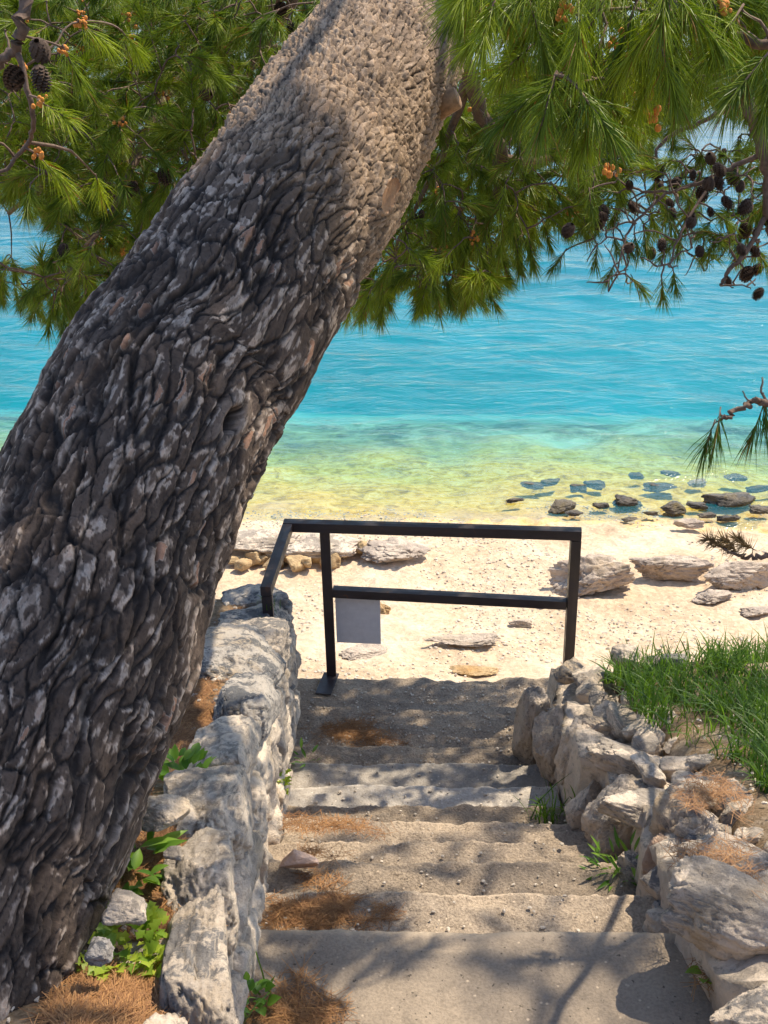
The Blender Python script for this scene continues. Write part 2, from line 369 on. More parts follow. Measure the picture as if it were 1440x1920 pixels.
def leaf_mat(name, lo, hi, trans=.45, tcol=None, rough=.45, brown=None):
    m, n, l, b = new_mat(name); out = n['Material Output']
    at = n.new('ShaderNodeVertexColor'); at.layer_name = 'tint'; sp = n.new('ShaderNodeSeparateColor'); l.new(at.outputs[0], sp.inputs[0])
    c = ramp(n, l, sp.outputs[0], [(0., lo), (1., hi)] if brown is None else [(0., lo), (.93, hi), (.97, brown)])
    l.new(c.outputs[0], b.inputs['Base Color']); b.inputs['Roughness'].default_value = rough; b.inputs['Specular IOR Level'].default_value = .35
    t = n.new('ShaderNodeBsdfTranslucent'); tc = mixc(n, l, 1.0, c.outputs[0], tcol or (1.5, 1.5, .6), 'MULTIPLY'); l.new(tc, t.inputs[0])
    mx = n.new('ShaderNodeMixShader'); mx.inputs[0].default_value = trans; l.new(b.outputs[0], mx.inputs[1]); l.new(t.outputs[0], mx.inputs[2]); l.new(mx.outputs[0], out.inputs[0])
    return m
M['needle'] = leaf_mat('green pine needles', (.065, .14, .018), (.45, .50, .045), .56, brown=(.34, .19, .06))
M['grass'] = leaf_mat('lush grass', (.03, .075, .010), (.13, .23, .028))
M['leaf'] = leaf_mat('weed leaves', (.06, .16, .02), (.20, .34, .05))
M['leaf_light'] = leaf_mat('yellow green weed leaves', (.15, .26, .03), (.38, .46, .06))
M['litter'] = leaf_mat('fallen pine needles', (.17, .07, .028), (.50, .26, .10), .15, (1, 1, 1), .6)
M['dead'] = leaf_mat('dead brown needles', (.10, .06, .03), (.40, .26, .10), .15, (1, 1, 1), .7)

# ------------------------------------------------------------------ ground, beach, sea
Z_SLAB, Z_LAND = 3.3, 2.27
def wall_top(Y): return 3.70 - .335 * (Y - 2.09) - .075 * sst(3.3, 4.0, np.asarray(Y, float))
def wall_x(Y): return -.325 - .03 * (Y - 2.1)
def left_z(x, y):
    p = np.stack([x * 3, y * 3, x * 0 + 3.1], -1)
    return wall_top(y) - .06 + fbm(p, 4, 3) * .06 + np.clip(-.6 - x, 0, 2) * .10
def right_z(x, y):
    p = np.stack([x * 2.5, y * 2.5, x * 0 + 8.1], -1)
    return 3.50 - .40 * (y - 2.0) + fbm(p, 4, 5) * .07 + np.clip(x - 1.1, 0, 3) * .03
def bank(name, x0, x1, y0, y1, zf, nx, ny, edge):
    u, v = np.meshgrid(np.linspace(0, 1, nx) ** 1.8 if x0 > 0 else 1 - np.linspace(1, 0, nx) ** 1.8, np.linspace(0, 1, ny), indexing='ij')
    x = x0 + (x1 - x0) * u; ymax = y1 + fbm(np.stack([x * 2, x * 0, x * 0 + edge], -1), 3, 9) * .18
    y = y0 + (ymax - y0) * v; z = zf(x, y)
    z = z - .30 * np.exp(-np.abs(x - (x0 if x0 > 0 else x1)) / .035)      # the edge is tucked in behind the wall
    V = np.stack([x, y, z], -1)
    rows = [V]
    # sea-side face falling to the beach
    for k, dz in enumerate(np.linspace(0, 1, 9)[1:]):
        e = V[:, -1].copy(); zz = e[:, 2] * (1 - dz) + .2 * dz; e[:, 1] += .10 * dz + fbm(np.stack([e[:, 0] * 4, zz * 4, zz * 0 + edge], -1), 3, 4) * .10; e[:, 2] = zz
        rows.append(e[:, None])
    V = np.concatenate(rows, 1); nu, nv = V.shape[:2]
    return tag(obj(name, mesh_np(name, V.reshape(-1, 3), grid_faces(nu, nv), M['earth'])), kind='structure')
bank('ground_left', -7.0, -.42, -3.0, 4.55, left_z, 110, 130, 1.0)
bank('ground_right', .86, 8.0, -3.0, 3.98, right_z, 120, 130, 2.0)

def beach_z(x, y):
    sh = 10.62 - .095 * (x + 1.28) + fbm(np.stack([x * .35, x * 0, x * 0 + 2.], -1), 3, 12) * .10     # waterline
    d = y - sh
    z = np.where(d < 0, -d * .16 + .03 * np.sin(np.clip(-d, 0, 5) * 2.0) * np.clip(-d, 0, 1), -d * .20)
    z = np.where(d > 1.6, -.32 - (d - 1.6) * .19, z)
    z = z - np.clip(d - 3.2, 0, 8) ** 2 * .03
    z = np.maximum(z, -3.0 - np.clip(d - 14, 0, 60) * .03)
    p = np.stack([x * 1.3, y * 1.3, x * 0], -1)
    z = z + fbm(p, 5, 21) * np.where(d < 0, .055, .09) + np.where((d < .2) & (y < 20), fbm(p * 5.5, 4, 23, .65) * .030, 0)
    # gravel ridge left by the waves
    z = z + .04 * np.exp(-((d + 1.05) / .25) ** 2)
    return z
yb = np.concatenate([np.linspace(3.6, 6.0, 14)[:-1], np.linspace(6.0, 16, 330)[:-1], np.geomspace(16, 6000, 110)])
ub = np.concatenate([-np.geomspace(5200, 6.0, 46)[:-1], np.linspace(-6, 6, 320), np.geomspace(6.0, 5200, 46)[1:]])
X, Yg = np.meshgrid(ub, yb, indexing='ij')
V = np.stack([X, Yg, beach_z(X, Yg)], -1)
tag(obj('beach', mesh_np('beach', V.reshape(-1, 3), grid_faces(*V.shape[:2]), M['beach'])), kind='structure')

ys = np.concatenate([np.linspace(8.5, 26, 420)[:-1], np.geomspace(26, 6000, 160)])
us = np.concatenate([-np.geomspace(5000, 8.0, 40)[:-1], np.linspace(-8, 8, 380), np.geomspace(8.0, 5000, 40)[1:]])
X, Yg = np.meshgrid(us, ys, indexing='ij'); Zs = np.zeros_like(X); rg = np.random.default_rng(4)
for k in range(42):
    lam = rg.uniform(.28, 2.6); th = math.radians(rg.normal(-104, 17)); ph = rg.uniform(0, 6.28); kk = 2 * math.pi / lam
    warp = .7 * fbm(np.stack([X * .25, Yg * .25, X * 0 + k], -1), 2, k) if k < 14 else 0
    wv = np.sin(kk * (X * math.cos(th) + Yg * math.sin(th)) + ph + warp * 3)
    Zs += (1 - np.abs(wv)) * .0030 * lam ** .85 * .85
fade = sst(10.3, 15, Yg) * .85 + .15
Zs = Zs * fade * np.where((np.abs(X) < 9) & (Yg < 30), 1, .6); Zs -= Zs.mean()
nu, nv = X.shape
top = np.stack([X, Yg, Zs], -1).reshape(-1, 3)
ring = np.concatenate([np.arange(nu) * nv, (nu - 1) * nv + np.arange(1, nv), (np.arange(nu - 1)[::-1]) * nv + nv - 1, np.arange(1, nv - 1)[::-1]])
low = top[ring].copy(); low[:, 2] = -30; nb_ = len(top); k = np.arange(len(ring)); k2 = (k + 1) % len(ring)
side = np.stack([ring[k2], ring[k], nb_ + k, nb_ + k2], 1)[:, ::-1]
cb = len(top) + len(ring); Vv = np.concatenate([top, low, [[0, 3000, -30]]])
bot = np.stack([nb_ + k, nb_ + k2, np.full(len(k), cb)], 1)[:, ::-1]
tag(obj('sea', mesh_np('sea', Vv, [grid_faces(nu, nv), side, bot], M['sea'])), kind='structure')

# ------------------------------------------------------------------ stairs
stairs = empty('staircase', (.17, 3.0, 2.27), 'worn concrete steps going down between two rough stone walls to a gravel landing', 'stairs')
def step_piece(name, y0, y1, z, mat, x0=-.44, x1=.86, seed=0, yaw=-.035, amp=1.0, depth=.40, n=(150, 34, 10), r=.010):
    h = ((x1 - x0) / 2, (y1 - y0) / 2, depth / 2)
    p, f, nr = rounded_box(h, r, n)
    so = np.array([seed * 3.7, seed * 1.3, 0])
    big = fbm(p * 3.0 + so, 3, seed + 31) * .011; fine = fbm(p * 14 + so, 4, seed + 7, .7) * .012 + fbm(p * 55 + so, 2, seed + 9) * .006
    p = p + nr * (big + fine)[:, None] * amp
    tp = nr[:, 2] > .3
    front = p[:, 1] > h[1] - .05                       # the broken nosing
    p[:, 1] += np.where(front, fbm(np.stack([p[:, 0] * 6, p[:, 2] * 6, p[:, 0] * 0 + seed], -1), 5, seed + 2, .75) * .030 * amp, 0)
    p[:, 2] -= np.where(front & tp, np.maximum(fbm(np.stack([p[:, 0] * 5, p[:, 0] * 0, p[:, 0] * 0 + seed], -1), 3, seed + 5), 0) * .035 * amp, 0)
    p[:, 2] -= np.where(tp & ~front, .0, 0)
    c, s = math.cos(yaw), math.sin(yaw); p = np.stack([p[:, 0] * c - p[:, 1] * s, p[:, 0] * s + p[:, 1] * c, p[:, 2]], 1)
    o = obj(name, mesh_np(name, p, f, mat), None, ((x0 + x1) / 2, (y0 + y1) / 2, z - depth / 2))
    o.parent = stairs; o.matrix_parent_inverse = Matrix.Translation((-.17, -3.0, -2.27)); return o
EDGE = [(2.08, 2.2), (2.355, 2.345), (2.62, 2.49), (2.845, 2.62), (3.075, 2.74), (3.27, 2.845), (3.51, 2.96), (3.80, 3.09), (4.01, 3.17)]
step_piece('step', .95, EDGE[0][0], 3.3, M['slab'], -.46, 1.2, 1, amp=.30, n=(110, 50, 6))
step_piece('step', .35, .97, 3.47, M['slab'], -.5, 1.2, 2, amp=.5)
step_piece('step', -.3, .37, 3.66, M['slab'], -.5, 1.2, 3, amp=.5)
step_piece('step', -1.6, -.28, 3.84, M['slab'], -.5, 1.2, 3, amp=.5)
mats = [M['step'], M['step'], M['step'], M['step'], M['step'], M['step_white'], M['step_white'], M['step']]
for k in range(1, 9):
    y1, dr = EDGE[k]; y0 = EDGE[k - 1][0] - .05
    x1 = .62 if k in (6, 7) else .80
    step_piece('step', y0, y1, 5.5 - dr, mats[k - 1], -.46 if k not in (6, 7) else -.40, x1, 10 + k, amp=.62 if k not in (6, 7) else .5)
for k in (6, 7):            # crumbled ends beside the pale steps
    step_piece('step', EDGE[k - 1][0] - .06, EDGE[k][0] - .015, 5.5 - EDGE[k][1] - .03, M['step'], .40, .86, 40 + k, amp=1.6, n=(40, 14, 8))
step_piece('landing', 3.96, 4.58, Z_LAND, M['step'], -.50, 1.0, 30, amp=.8, depth=2.3, n=(100, 56, 20))

# ------------------------------------------------------------------ railing
rail = empty('railing', PZ(622, 1266, Z_LAND).tolist(), 'dark brown square tube railing with a blank grey plate, at the landing edge', 'railing')
RL = Vector(rail.location)
def bar(name, a, b, w=.046, mat=None, parent=rail, h=None):
    a = Vector(a); b = Vector(b); d = b - a; L = d.length
    p, f, nr = rounded_box((w / 2, (h or w) / 2, L / 2), .004, (2, 2, 2))
    q = d.to_track_quat('Z', 'Y'); me = mesh_np(name, p, f, mat or M['rail'], smooth=False)
    o = obj(name, me); o.parent = parent; o.location = (a + b) / 2 - RL; o.rotation_mode = 'QUATERNION'; o.rotation_quaternion = q
    return o
HT = .79
b1 = Vector(PZ(622, 1266, Z_LAND)); zt = Z_LAND + HT
t1 = Vector((b1.x, b1.y, zt)); t2 = Vector(PZ(1080, 1001, zt)); b2 = Vector((t2.x, t2.y, Z_LAND - .03)); cn = Vector(PZ(541, 985, zt)); en = Vector(PZ(500, 1104, zt - .005))
bar('post', b1 - Vector((0, 0, .02)), t1 - Vector((0, 0, .024))); bar('post', b2, t2 - Vector((0, 0, .024)))
dx = (t2 - cn).normalized()
bar('top_rail', cn - dx * .022, t2 + dx * .024, h=.047)
bar('side_rail', cn - (cn - en).normalized() * .024, en - (cn - en).normalized() * .022, .045)
bar('side_post', en - Vector((0, 0, .023)), en - Vector((0, 0, .30)), .044)
m1 = t1 + (b1 - t1) * .425; m2 = t2 + (b2 - t2) * .425
bar('mid_rail', m1 + dx * .023, m2 - dx * .023, .044)
bar('base_plate', b1 + Vector((-.0, .01, .006)), b1 + Vector((-.035, -.16, .008)), .075, h=.008)
sa = Vector(PZ(628, 1104, m1.z)) ; 
sg0 = m1 + dx * .03 + Vector((0, .030, -.002)); sw, sh_ = .205, .285
p, f, nr = rounded_box((sw / 2, .002, sh_ / 2), .0015, (2, 1, 2))
o = obj('sign_plate', mesh_np('sign_plate', p, f, M['sign'], smooth=False)); o.parent = rail
o.location = sg0 + dx * sw / 2 - Vector((0, 0, sh_ / 2)) - RL; o.rotation_euler = (math.radians(-2), 0, math.atan2(dx.y, dx.x)); o['label'] = 'blank light grey metal plate'

# ------------------------------------------------------------------ walls of stone
def stone(name, c, size, mat, seed, rot=(0, 0, 0), parent=None, n=18, **k):
    p, f = rock_arrays(size, seed, n, rot=rot, **k)
    o = obj(name, mesh_np(name, p, f, mat)); o.location = Vector(c) - (parent.location if parent else Vector())
    if parent: o.parent = parent
    return o
lw = empty('stone_wall', (-.5, 3, 2.27), 'low pale limestone retaining wall beside the steps, below the leaning trunk', 'wall')
# mortar and rubble core
cv, cf = box_grid(12, 160, 20); yy = -1.2 + (cv[:, 1] + 1) / 2 * 5.74; tp = wall_top(yy) - .085; zz = 2.0 + (tp - 2.0) * (cv[:, 2] + 1) / 2
tilt = (tp - zz) * .02; xx = np.where(cv[:, 0] > 0, wall_x(yy) - .028 - .10 * (zz - 2.3) * .1, -.78) * 1.0
xx = -.50 + (wall_x(yy) - .035 + .50) * (cv[:, 0] + 1) / 2
pp = np.stack([xx, yy, zz], 1); pp += fbm(pp * 7, 4, 77)[:, None] * np.array([.022, .0, .035])
obj('mortar', mesh_np('mortar', pp - np.array([-.5, 3, 2.27]), cf, M['stone_pale'])).parent = lw
rg = np.random.default_rng(21); y = .9; k = 0
while y < 4.5:                      # coping stones on the top
    L = rg.uniform(.24, .46); L = min(L, 4.60 - y); yc = y + L / 2; wd = rg.uniform(.115, .15) if yc < 2.0 else rg.uniform(.15, .23) if yc < 3.1 else rg.uniform(.22, .32); ht = rg.uniform(.16, .24)
    xr = wall_x(yc) + rg.uniform(-.012, .014)
    mt = [M['stone'], M['stone_pale'], M['stone_grey'], M['stone']][rg.integers(4)]
    if yc > 3.0: mt = [M['stone_grey'], M['stone'], M['stone_grey']][k % 3]
    if yc < 2.5: mt = [M['stone_pale'], M['stone'], M['stone_pale']][k % 3]
    stone('coping_stone', (xr - wd / 2, yc, wall_top(yc) - ht / 2 + rg.uniform(-.012, .016)), (wd, L * 1.05, ht), mt, 100 + k, (-.30 + rg.normal(0, .05), rg.normal(0, .06), rg.normal(0, .08)), lw, 32, block=8, cuts=8, rough=.085, cutmin=.80, pits=.02)
    y += L; k += 1
for row in range(5):                # face stones under the coping
    y = .9 + rg.uniform(0, .2)
    while y < 4.5:
        L = min(rg.uniform(.14, .34), 4.58 - y); yc = y + L / 2; ht = rg.uniform(.13, .19); zc = wall_top(yc) - .25 - row * .155
        if zc > 2.0 + .0 and zc > min(3.1, 5.5 - 2.2 - .55 * (yc - 2.0)) - .35:
            stone('face_stone', (wall_x(yc) - .105 + rg.uniform(-.01, .012) - .015 * row * 0, yc, zc), (.20, L * 1.06, ht * 1.10), [M['stone_pale'], M['stone'], M['stone_pale']][rg.integers(3)], 300 + k, (rg.normal(0, .12) - .2, rg.normal(0, .06), rg.normal(0, .07)), lw, 16, block=5, cuts=6, rough=.11, cutmin=.7)
        y += L; k += 1

def px_rock(name, x0, y0, x1, y1, drop, mat, seed, parent=None, squash=1.0, n=22, rot=None, deep=1.0, **k):
    c = PZ((x0 + x1) / 2, (y0 + y1) / 2, 5.5 - drop); d = proj(c)[2]
    a = math.atan2(drop, c[1]); w = (x1 - x0) * d / FPX; hh = (y1 - y0) * d / FPX
    s = hh / (squash * math.cos(a) + deep * math.sin(a)) * 1.10
    return stone(name, c, (w * 1.06, s * deep, s * squash), mat, seed, rot or (0, 0, 0), parent, n, **k)
rw = empty('boulder_wall', (.8, 3, 2.27), 'rough wall of jagged limestone boulders between the steps and the grass', 'wall')
RW = [  # x0,y0,x1,y1, drop, mat, squash, rot
    (1262, 1640, 1520, 1815, 2.02, 'stone_pale', 1.0, (.1, .12, -.35)), (1340, 1838, 1560, 1990, 1.98, 'stone', 1.0, (0, -.2, .3)),
    (1205, 1556, 1300, 1705, 2.36, 'stone_rust', 1.5, (0, .2, .5)), (1225, 1668, 1285, 1752, 2.33, 'stone_grey', 1.2, (0, 0, .3)),
    (1270, 1560, 1350, 1640, 2.28, 'stone_grey', 1.0, (0, .1, .1)),
    (1112, 1450, 1235, 1615, 2.55, 'stone_pale', 1.4, (.1, .1, .2)), (1060, 1470, 1128, 1597, 2.76, 'stone_pale', 2.2, (0, .08, .25)),
    (1110, 1560, 1170, 1650, 2.72, 'stone', 1.4, (0, .3, .1)), (1165, 1590, 1225, 1680, 2.52, 'stone', 1.2, (0, .3, .5)),
    (1098, 1385, 1300, 1480, 2.52, 'stone_pale', .55, (-.30, .10, -.3)), (1050, 1345, 1135, 1480, 2.78, 'stone_pale', 1.8, (0, .1, .3)),
    (1000, 1318, 1068, 1490, 2.95, 'stone_pale', 2.4, (0, .06, .2)), (970, 1296, 1020, 1450, 3.02, 'stone', 2.6, (0, .05, .2)),
    (1030, 1310, 1130, 1370, 2.86, 'stone_grey', .8, (0, .1, .2)), (1080, 1340, 1215, 1400, 2.68, 'stone', .7, (-.2, .1, -.2)),
    (1130, 1475, 1330, 1580, 2.42, 'stone_pale', .55, (-.2, .1, -.2)), (1290, 1412, 1372, 1452, 2.40, 'stone_pale', .9, (0, 0, .2)),
    (1285, 1440, 1365, 1482, 2.40, 'stone', .9, (0, .1, .1)), (1362, 1452, 1420, 1505, 2.36, 'stone', 1.0, (0, 0, .4)),
    (1250, 1560, 1460, 1660, 2.20, 'stone', .45, (-.2, .1, -.2)),
]
for k, (x0, y0, x1, y1, dr, mt, sq, rt) in enumerate(RW):
    px_rock('boulder', x0, y0, x1, y1, dr, M[mt], 500 + k, rw, sq, 34, rt, block=7, cuts=11, rough=.085, cutmin=.62, pits=.03)
# packed rubble filling behind the boulders
cv, cf = box_grid(14, 110, 16); yy = 1.0 + (cv[:, 1] + 1) / 2 * 3.25; tp = 3.50 - .40 * (yy - 2.0) - .10; zz = 2.0 + (tp - 2.0) * (cv[:, 2] + 1) / 2
xx = .70 + .03 * np.sin(yy * 5) + (.50) * (cv[:, 0] + 1) / 2 + np.where(yy > 3.2, -.04, 0); pp = np.stack([xx, yy, zz], 1); pp += fbm(pp * 6, 4, 71)[:, None] * np.array([.05, 0, .10])
obj('rubble_core', mesh_np('rubble_core', pp - np.array([.8, 3, 2.27]), cf, M['stone_pale'])).parent = rw

rgw = np.random.default_rng(61)
for k in range(64):
    yb_ = rgw.uniform(1.55, 4.15); xb = .70 + rgw.uniform(-.02, .34) + (-.04 if yb_ > 3.2 else 0); s_ = rgw.uniform(.05, .15)
    zb = 3.50 - .40 * (yb_ - 2.0) - .06 - (.0 if xb > .78 else rgw.uniform(.0, .30))
    stone('boulder', (xb, yb_, zb), (s_ * rgw.uniform(.8, 1.5), s_ * rgw.uniform(.8, 1.5), s_ * rgw.uniform(.6, 1.0)), M[['stone', 'stone_pale', 'stone_pale'][k % 3]], 560 + k, (rgw.normal(0, .3), rgw.normal(0, .3), rgw.uniform(0, 3)), rw, 12, block=4, cuts=8, rough=.13, cutmin=.6)
# loose stones on the ground and the steps
def beach_drop(x, y, lift):
    z_ = .5
    for _ in range(8):
        q = PZ(x, y, z_); z_ = float(beach_z(np.array([q[0]]), np.array([q[1]]))[0]) + lift
    return 5.5 - z_
def loose(x0, y0, x1, y1, drop, mat, label, seed, name='loose_stone', cat='stone', group=None, **k):
    o = px_rock(name, x0, y0, x1, y1, drop, M[mat], seed, None, **k); tag(o, label, cat, group); return o
loose(522, 1584, 596, 1640, 2.445, 'stone_pink', 'pinkish angular stone lying on a step against the low wall', 700, cuts=12, cutmin=.5, rough=.05, squash=.8)
loose(1148, 1208, 1198, 1258, 2.72, 'stone_pale', 'upright pale stone at the end of the grass, above the beach', 702, squash=1.2)
loose(1205, 1228, 1250, 1262, 2.74, 'stone', 'small grey stone half hidden by grass beside an upright pale stone', 703)
loose(1240, 1224, 1285, 1262, 2.72, 'stone_grey', 'grey wedge shaped stone at the seaward end of the grass', 704)
loose(1395, 1240, 1450, 1285, 2.70, 'stone_rust', 'reddish brown stone among the grass at the top of the bank', 705)
loose(270, 1490, 352, 1562, 1.70, 'stone_pale', 'triangular pale stone sunk in litter behind the low wall', 706, squash=.5)
loose(190, 1665, 275, 1735, 1.60, 'stone_pale', 'flat white stone against the trunk with weeds around it', 707, squash=.5)
loose(160, 1755, 215, 1810, 1.58, 'stone_grey', 'small grey stone against the trunk behind the lobed weed', 708, squash=.7)
loose(308, 1585, 340, 1618, 1.66, 'stone_pale', 'small white pebble lying on the litter next to grey coping', 709, n=12)

# beach rocks
BR = [(1036, 1036, 1215, 1130, 4.98, 'beach_rock', .95, 'large jagged grey white boulder on the beach behind the railing post'),
      (1178, 1030, 1322, 1094, 5.10, 'beach_rock', .95, 'long whitish boulder half buried in the beach between two boulders'),
      (1312, 1036, 1470, 1112, 5.05, 'beach_rock', .95, 'broad brownish boulder on the beach below the dead twig'),
      (1297, 1103, 1375, 1138, 5.02, 'beach_rock', .45, 'low flat rock sunk in beach gravel below the broad boulder'),
      (1390, 1130, 1450, 1160, 4.98, 'beach_rock', .4, 'low pale rock barely showing in the gravel'),
      (690, 1000, 815, 1062, 5.22, 'beach_rock', .35, 'brown streaked rock slab sloping into the beach behind the railing'),
      (805, 1182, 940, 1214, 4.88, 'beach_rock', .22, 'thin ochre rock rib crossing the beach gravel'),
      (848, 1243, 930, 1270, 4.84, 'ledge', .25, 'short ochre rock slab in the gravel just beyond the landing'),
      (958, 1155, 998, 1178, 4.92, 'beach_rock', .4, 'small brown stone sticking out of the beach gravel'),
      (700, 1126, 730, 1156, 4.98, 'ledge', .7, 'small dark tuft of brown stone beside the grey plate'),
      (1000, 1118, 1068, 1134, 4.98, 'beach_rock', .4, 'narrow flat grey stone by the foot of the jagged boulder'),
      (640, 1205, 720, 1240, 4.9, 'beach_rock', .15, 'pale flat rock under the grey plate')]
for k, (x0, y0, x1, y1, dr, mt, sq, lb) in enumerate(BR):
    dr = beach_drop((x0 + x1) / 2, (y0 + y1) / 2, .07 * sq * (x1 - x0) / 100 + .02)
    loose(x0, y0, x1, y1, dr, mt, lb, 800 + k, 'beach_rock', 'rock', None, squash=sq, n=34, block=2.6, cuts=12, rough=.19, cutmin=.5)
# undercut ledge behind the railing
lg = empty('rock_ledge', PZ(560, 1040, .5).tolist(), 'whitish rock ledge with an ochre undercut edge, behind the railing corner', 'rock')
for k, (x0, y0, x1, y1, dr, mt, sq) in enumerate([(400, 985, 560, 1046, 5.10, 'stone_pale', .36), (530, 994, 668, 1048, 5.08, 'stone_pale', .34)]):
    dr = beach_drop((x0 + x1) / 2, (y0 + y1) / 2, .12)
    px_rock('slab', x0, y0, x1, y1, dr, M[mt], 850 + k, lg, sq, 30, block=4, cuts=8, rough=.12)
for k in range(15):
    x = 440 + k * 17; y = 1052 + 7 * math.sin(k * 1.9) - (0 if k < 11 else (k - 10) * 8); w = 13 + 9 * ((k * 7) % 5) / 4
    px_rock('edge_stone', x - w, y - w * .8, x + w, y + w * .8, beach_drop(x, y + 6, .05), M['ledge'], 870 + k, lg, .9, 12, (0, .3 * (k % 3), k), block=4, cuts=8, rough=.12)
# rocks awash at the waterline
SR = [(1325, 915, 1412, 962), (1150, 925, 1205, 955), (1205, 902, 1262, 928), (1240, 935, 1290, 965), (1095, 900, 1132, 920), (1030, 935, 1078, 966), (975, 900, 1020, 920),
      (1285, 938, 1325, 960), (1340, 962, 1385, 982), (1015, 895, 1050, 915), (1070, 905, 1100, 925), (1395, 905, 1450, 925), (1265, 972, 1320, 992), (1290, 895, 1322, 915), (1160, 968, 1195, 980), (1205, 955, 1235, 968), (1110, 940, 1140, 955), (1060, 955, 1090, 968), (1400, 945, 1440, 965), (1240, 880, 1275, 897), (1360, 885, 1400, 903), (950, 930, 980, 944), (1180, 885, 1210, 900), (1310, 960, 1340, 974)]
for k, (x0, y0, x1, y1) in enumerate(SR):
    c = PZ((x0 + x1) / 2, (y0 + y1) / 2, 0); zb = float(beach_z(np.array([c[0]]), np.array([c[1]]))[0])
    loose(x0, y0, x1, y1, 5.5 - zb - (.10 if k % 3 == 0 else .07), 'wet_rock' if k not in (12, 13) else 'beach_rock', 'broad dark wet rock, the largest one awash at the waterline' if k == 0 else 'dark wet rock awash in the shallow yellow water at the shore' if k not in (12,) else 'pale wet rock lying on the sand just above the waterline', 900 + k, 'shore_rock', 'rock', 'dark rocks along the waterline' if k not in (0, 12) else None, squash=.55, n=16, block=3.5, cuts=9, rough=.22, cutmin=.5)

# ------------------------------------------------------------------ pine tree: trunk
tree = empty('pine_tree', P(-180, 1900, 2.1).tolist(), 'big leaning pine with thick flaky bark and hanging green needles over the water', 'tree')
TL = np.array(tree.location)
TR = [(2300, -330, 640, 1.93), (2100, -255, 625, 2.0), (1920, -180, 610, 2.08), (1760, -115, 592, 2.15), (1600, -50, 574, 2.22), (1490, 10, 562, 2.28), (1330, 75, 540, 2.36), (1180, 138, 522, 2.44), (1020, 190, 502, 2.53),
      (880, 247, 487, 2.62), (790, 290, 478, 2.69), (710, 337, 468, 2.76), (620, 402, 446, 2.84), (450, 505, 414, 3.03), (320, 592, 386, 3.20), (200, 663, 352, 3.39), (100, 722, 316, 3.58), (0, 772, 272, 3.80),
      (-150, 850, 235, 4.15), (-350, 960, 190, 4.6), (-600, 1060, 140, 5.2), (-850, 1120, 95, 5.9)]
ax = np.array([P(x, y, d) for (y, x, w, d) in TR]); rr = np.array([w * .90 / 2 * d / FPX for (y, x, w, d) in TR])
dense = crom(np.concatenate([ax, rr[:, None]], 1), 1600)
s = np.concatenate([[0], np.cumsum(np.linalg.norm(np.diff(dense[:, :3], axis=0), axis=1))])
ypx = np.array([proj(q)[1] for q in dense[:, :3]])
s_hi = np.interp(-40, -ypx[::1], s) if False else s[np.argmax(ypx < -60)]; s_lo = s[np.argmax(ypx < 2010)]
sv = np.concatenate([np.linspace(0, s_lo, 30)[:-1], np.linspace(s_lo, s_hi, 900)[:-1], np.linspace(s_hi, s[-1], 160)])
A = np.stack([np.interp(sv, s, dense[:, i]) for i in range(4)], 1)
T = np.gradient(A[:, :3], sv, axis=0); T /= np.linalg.norm(T, axis=1, keepdims=True)
toc = EYE - A[:, :3]; toc /= np.linalg.norm(toc, axis=1, keepdims=True)
N1 = toc - (toc * T).sum(1, keepdims=True) * T; N1 /= np.linalg.norm(N1, axis=1, keepdims=True); B1 = np.cross(T, N1)
NT = 440; t = np.linspace(-1, 1, NT); th = math.pi * t * (.55 + .45 * t * t)
TH, SV = np.meshgrid(th, sv); Rm = A[:, 3][:, None]
dirs = N1[:, None] * np.cos(TH)[..., None] + B1[:, None] * np.sin(TH)[..., None]
U = TH * .25; Vc = SV
hgt = np.interp(SV, s, ypx)                                  # rough position along the trunk
upper = sst(560, 330, hgt)                                   # younger bark higher up
P3 = np.stack([U * 4, Vc * 4, U * 0], -1)
wu = fbm(P3 * 1.2 + 4, 3, 1) * .030 + fbm(P3 * 6, 3, 2) * .006 + fbm(P3 * 30, 2, 6) * .0020; wv = fbm(P3 * 1.2 + 40, 3, 3) * .05 + fbm(P3 * 24 + 7, 2, 5) * .005
def level(cu, cv, seed, jit=.95):
    f1, f2, cid, ru, rv = voronoi((U + wu) / cu, (Vc + wv) / cv, seed, jit); return f2 - f1, cid, ru, rv
eL, cL, ruL, rvL = level(.034, .115, 3, 1.0); eS, cS, ruS, rvS = level(.021, .028, 8, 1.0); e2, c2, ru2, rv2 = level(.0165, .044, 14, 1.0); e3, c3, ru3, rv3 = level(.0085, .016, 19, 1.0)
lerp = lambda a, b, k_: a + (b - a) * k_
hi = np.round(np.clip(upper + fbm(P3 * 4, 2, 33) * .5, 0, 1))
edge = lerp(eL, eS, hi); cid = lerp(cL, cS, hi); rv = lerp(rvL, rvS, hi); ru = lerp(ruL, ruS, hi)
furrow = np.abs(fbm(np.stack([(U + wu * .6) / .06, Vc / .33, U * 0 + 2], -1), 3, 50)); furrow = 1 - sst(.01, .13, furrow + fbm(P3 * 14, 2, 52) * .05)
dep = lerp(.0065, .0050, upper)
fine = fbm(np.stack([U * 90, Vc * 45, U * 0], -1), 3, 61, .6)
disp = sst(.02, .15, edge + fine * .07) * dep + (cid - .5) * .0030 + rv * lerp(.0020, .0085, upper) + ru * lerp(.0015, .004, upper)
disp += sst(.0, .11, e2 + fine * .06) * .0016 + (c2 - .5) * .0026 + rv2 * .0014
disp += (c3 - .5) * .0010
disp -= furrow * lerp(.014, .003, upper)
disp += fbm(P3 * 2.2, 3, 60) * .014 + fine * .0012
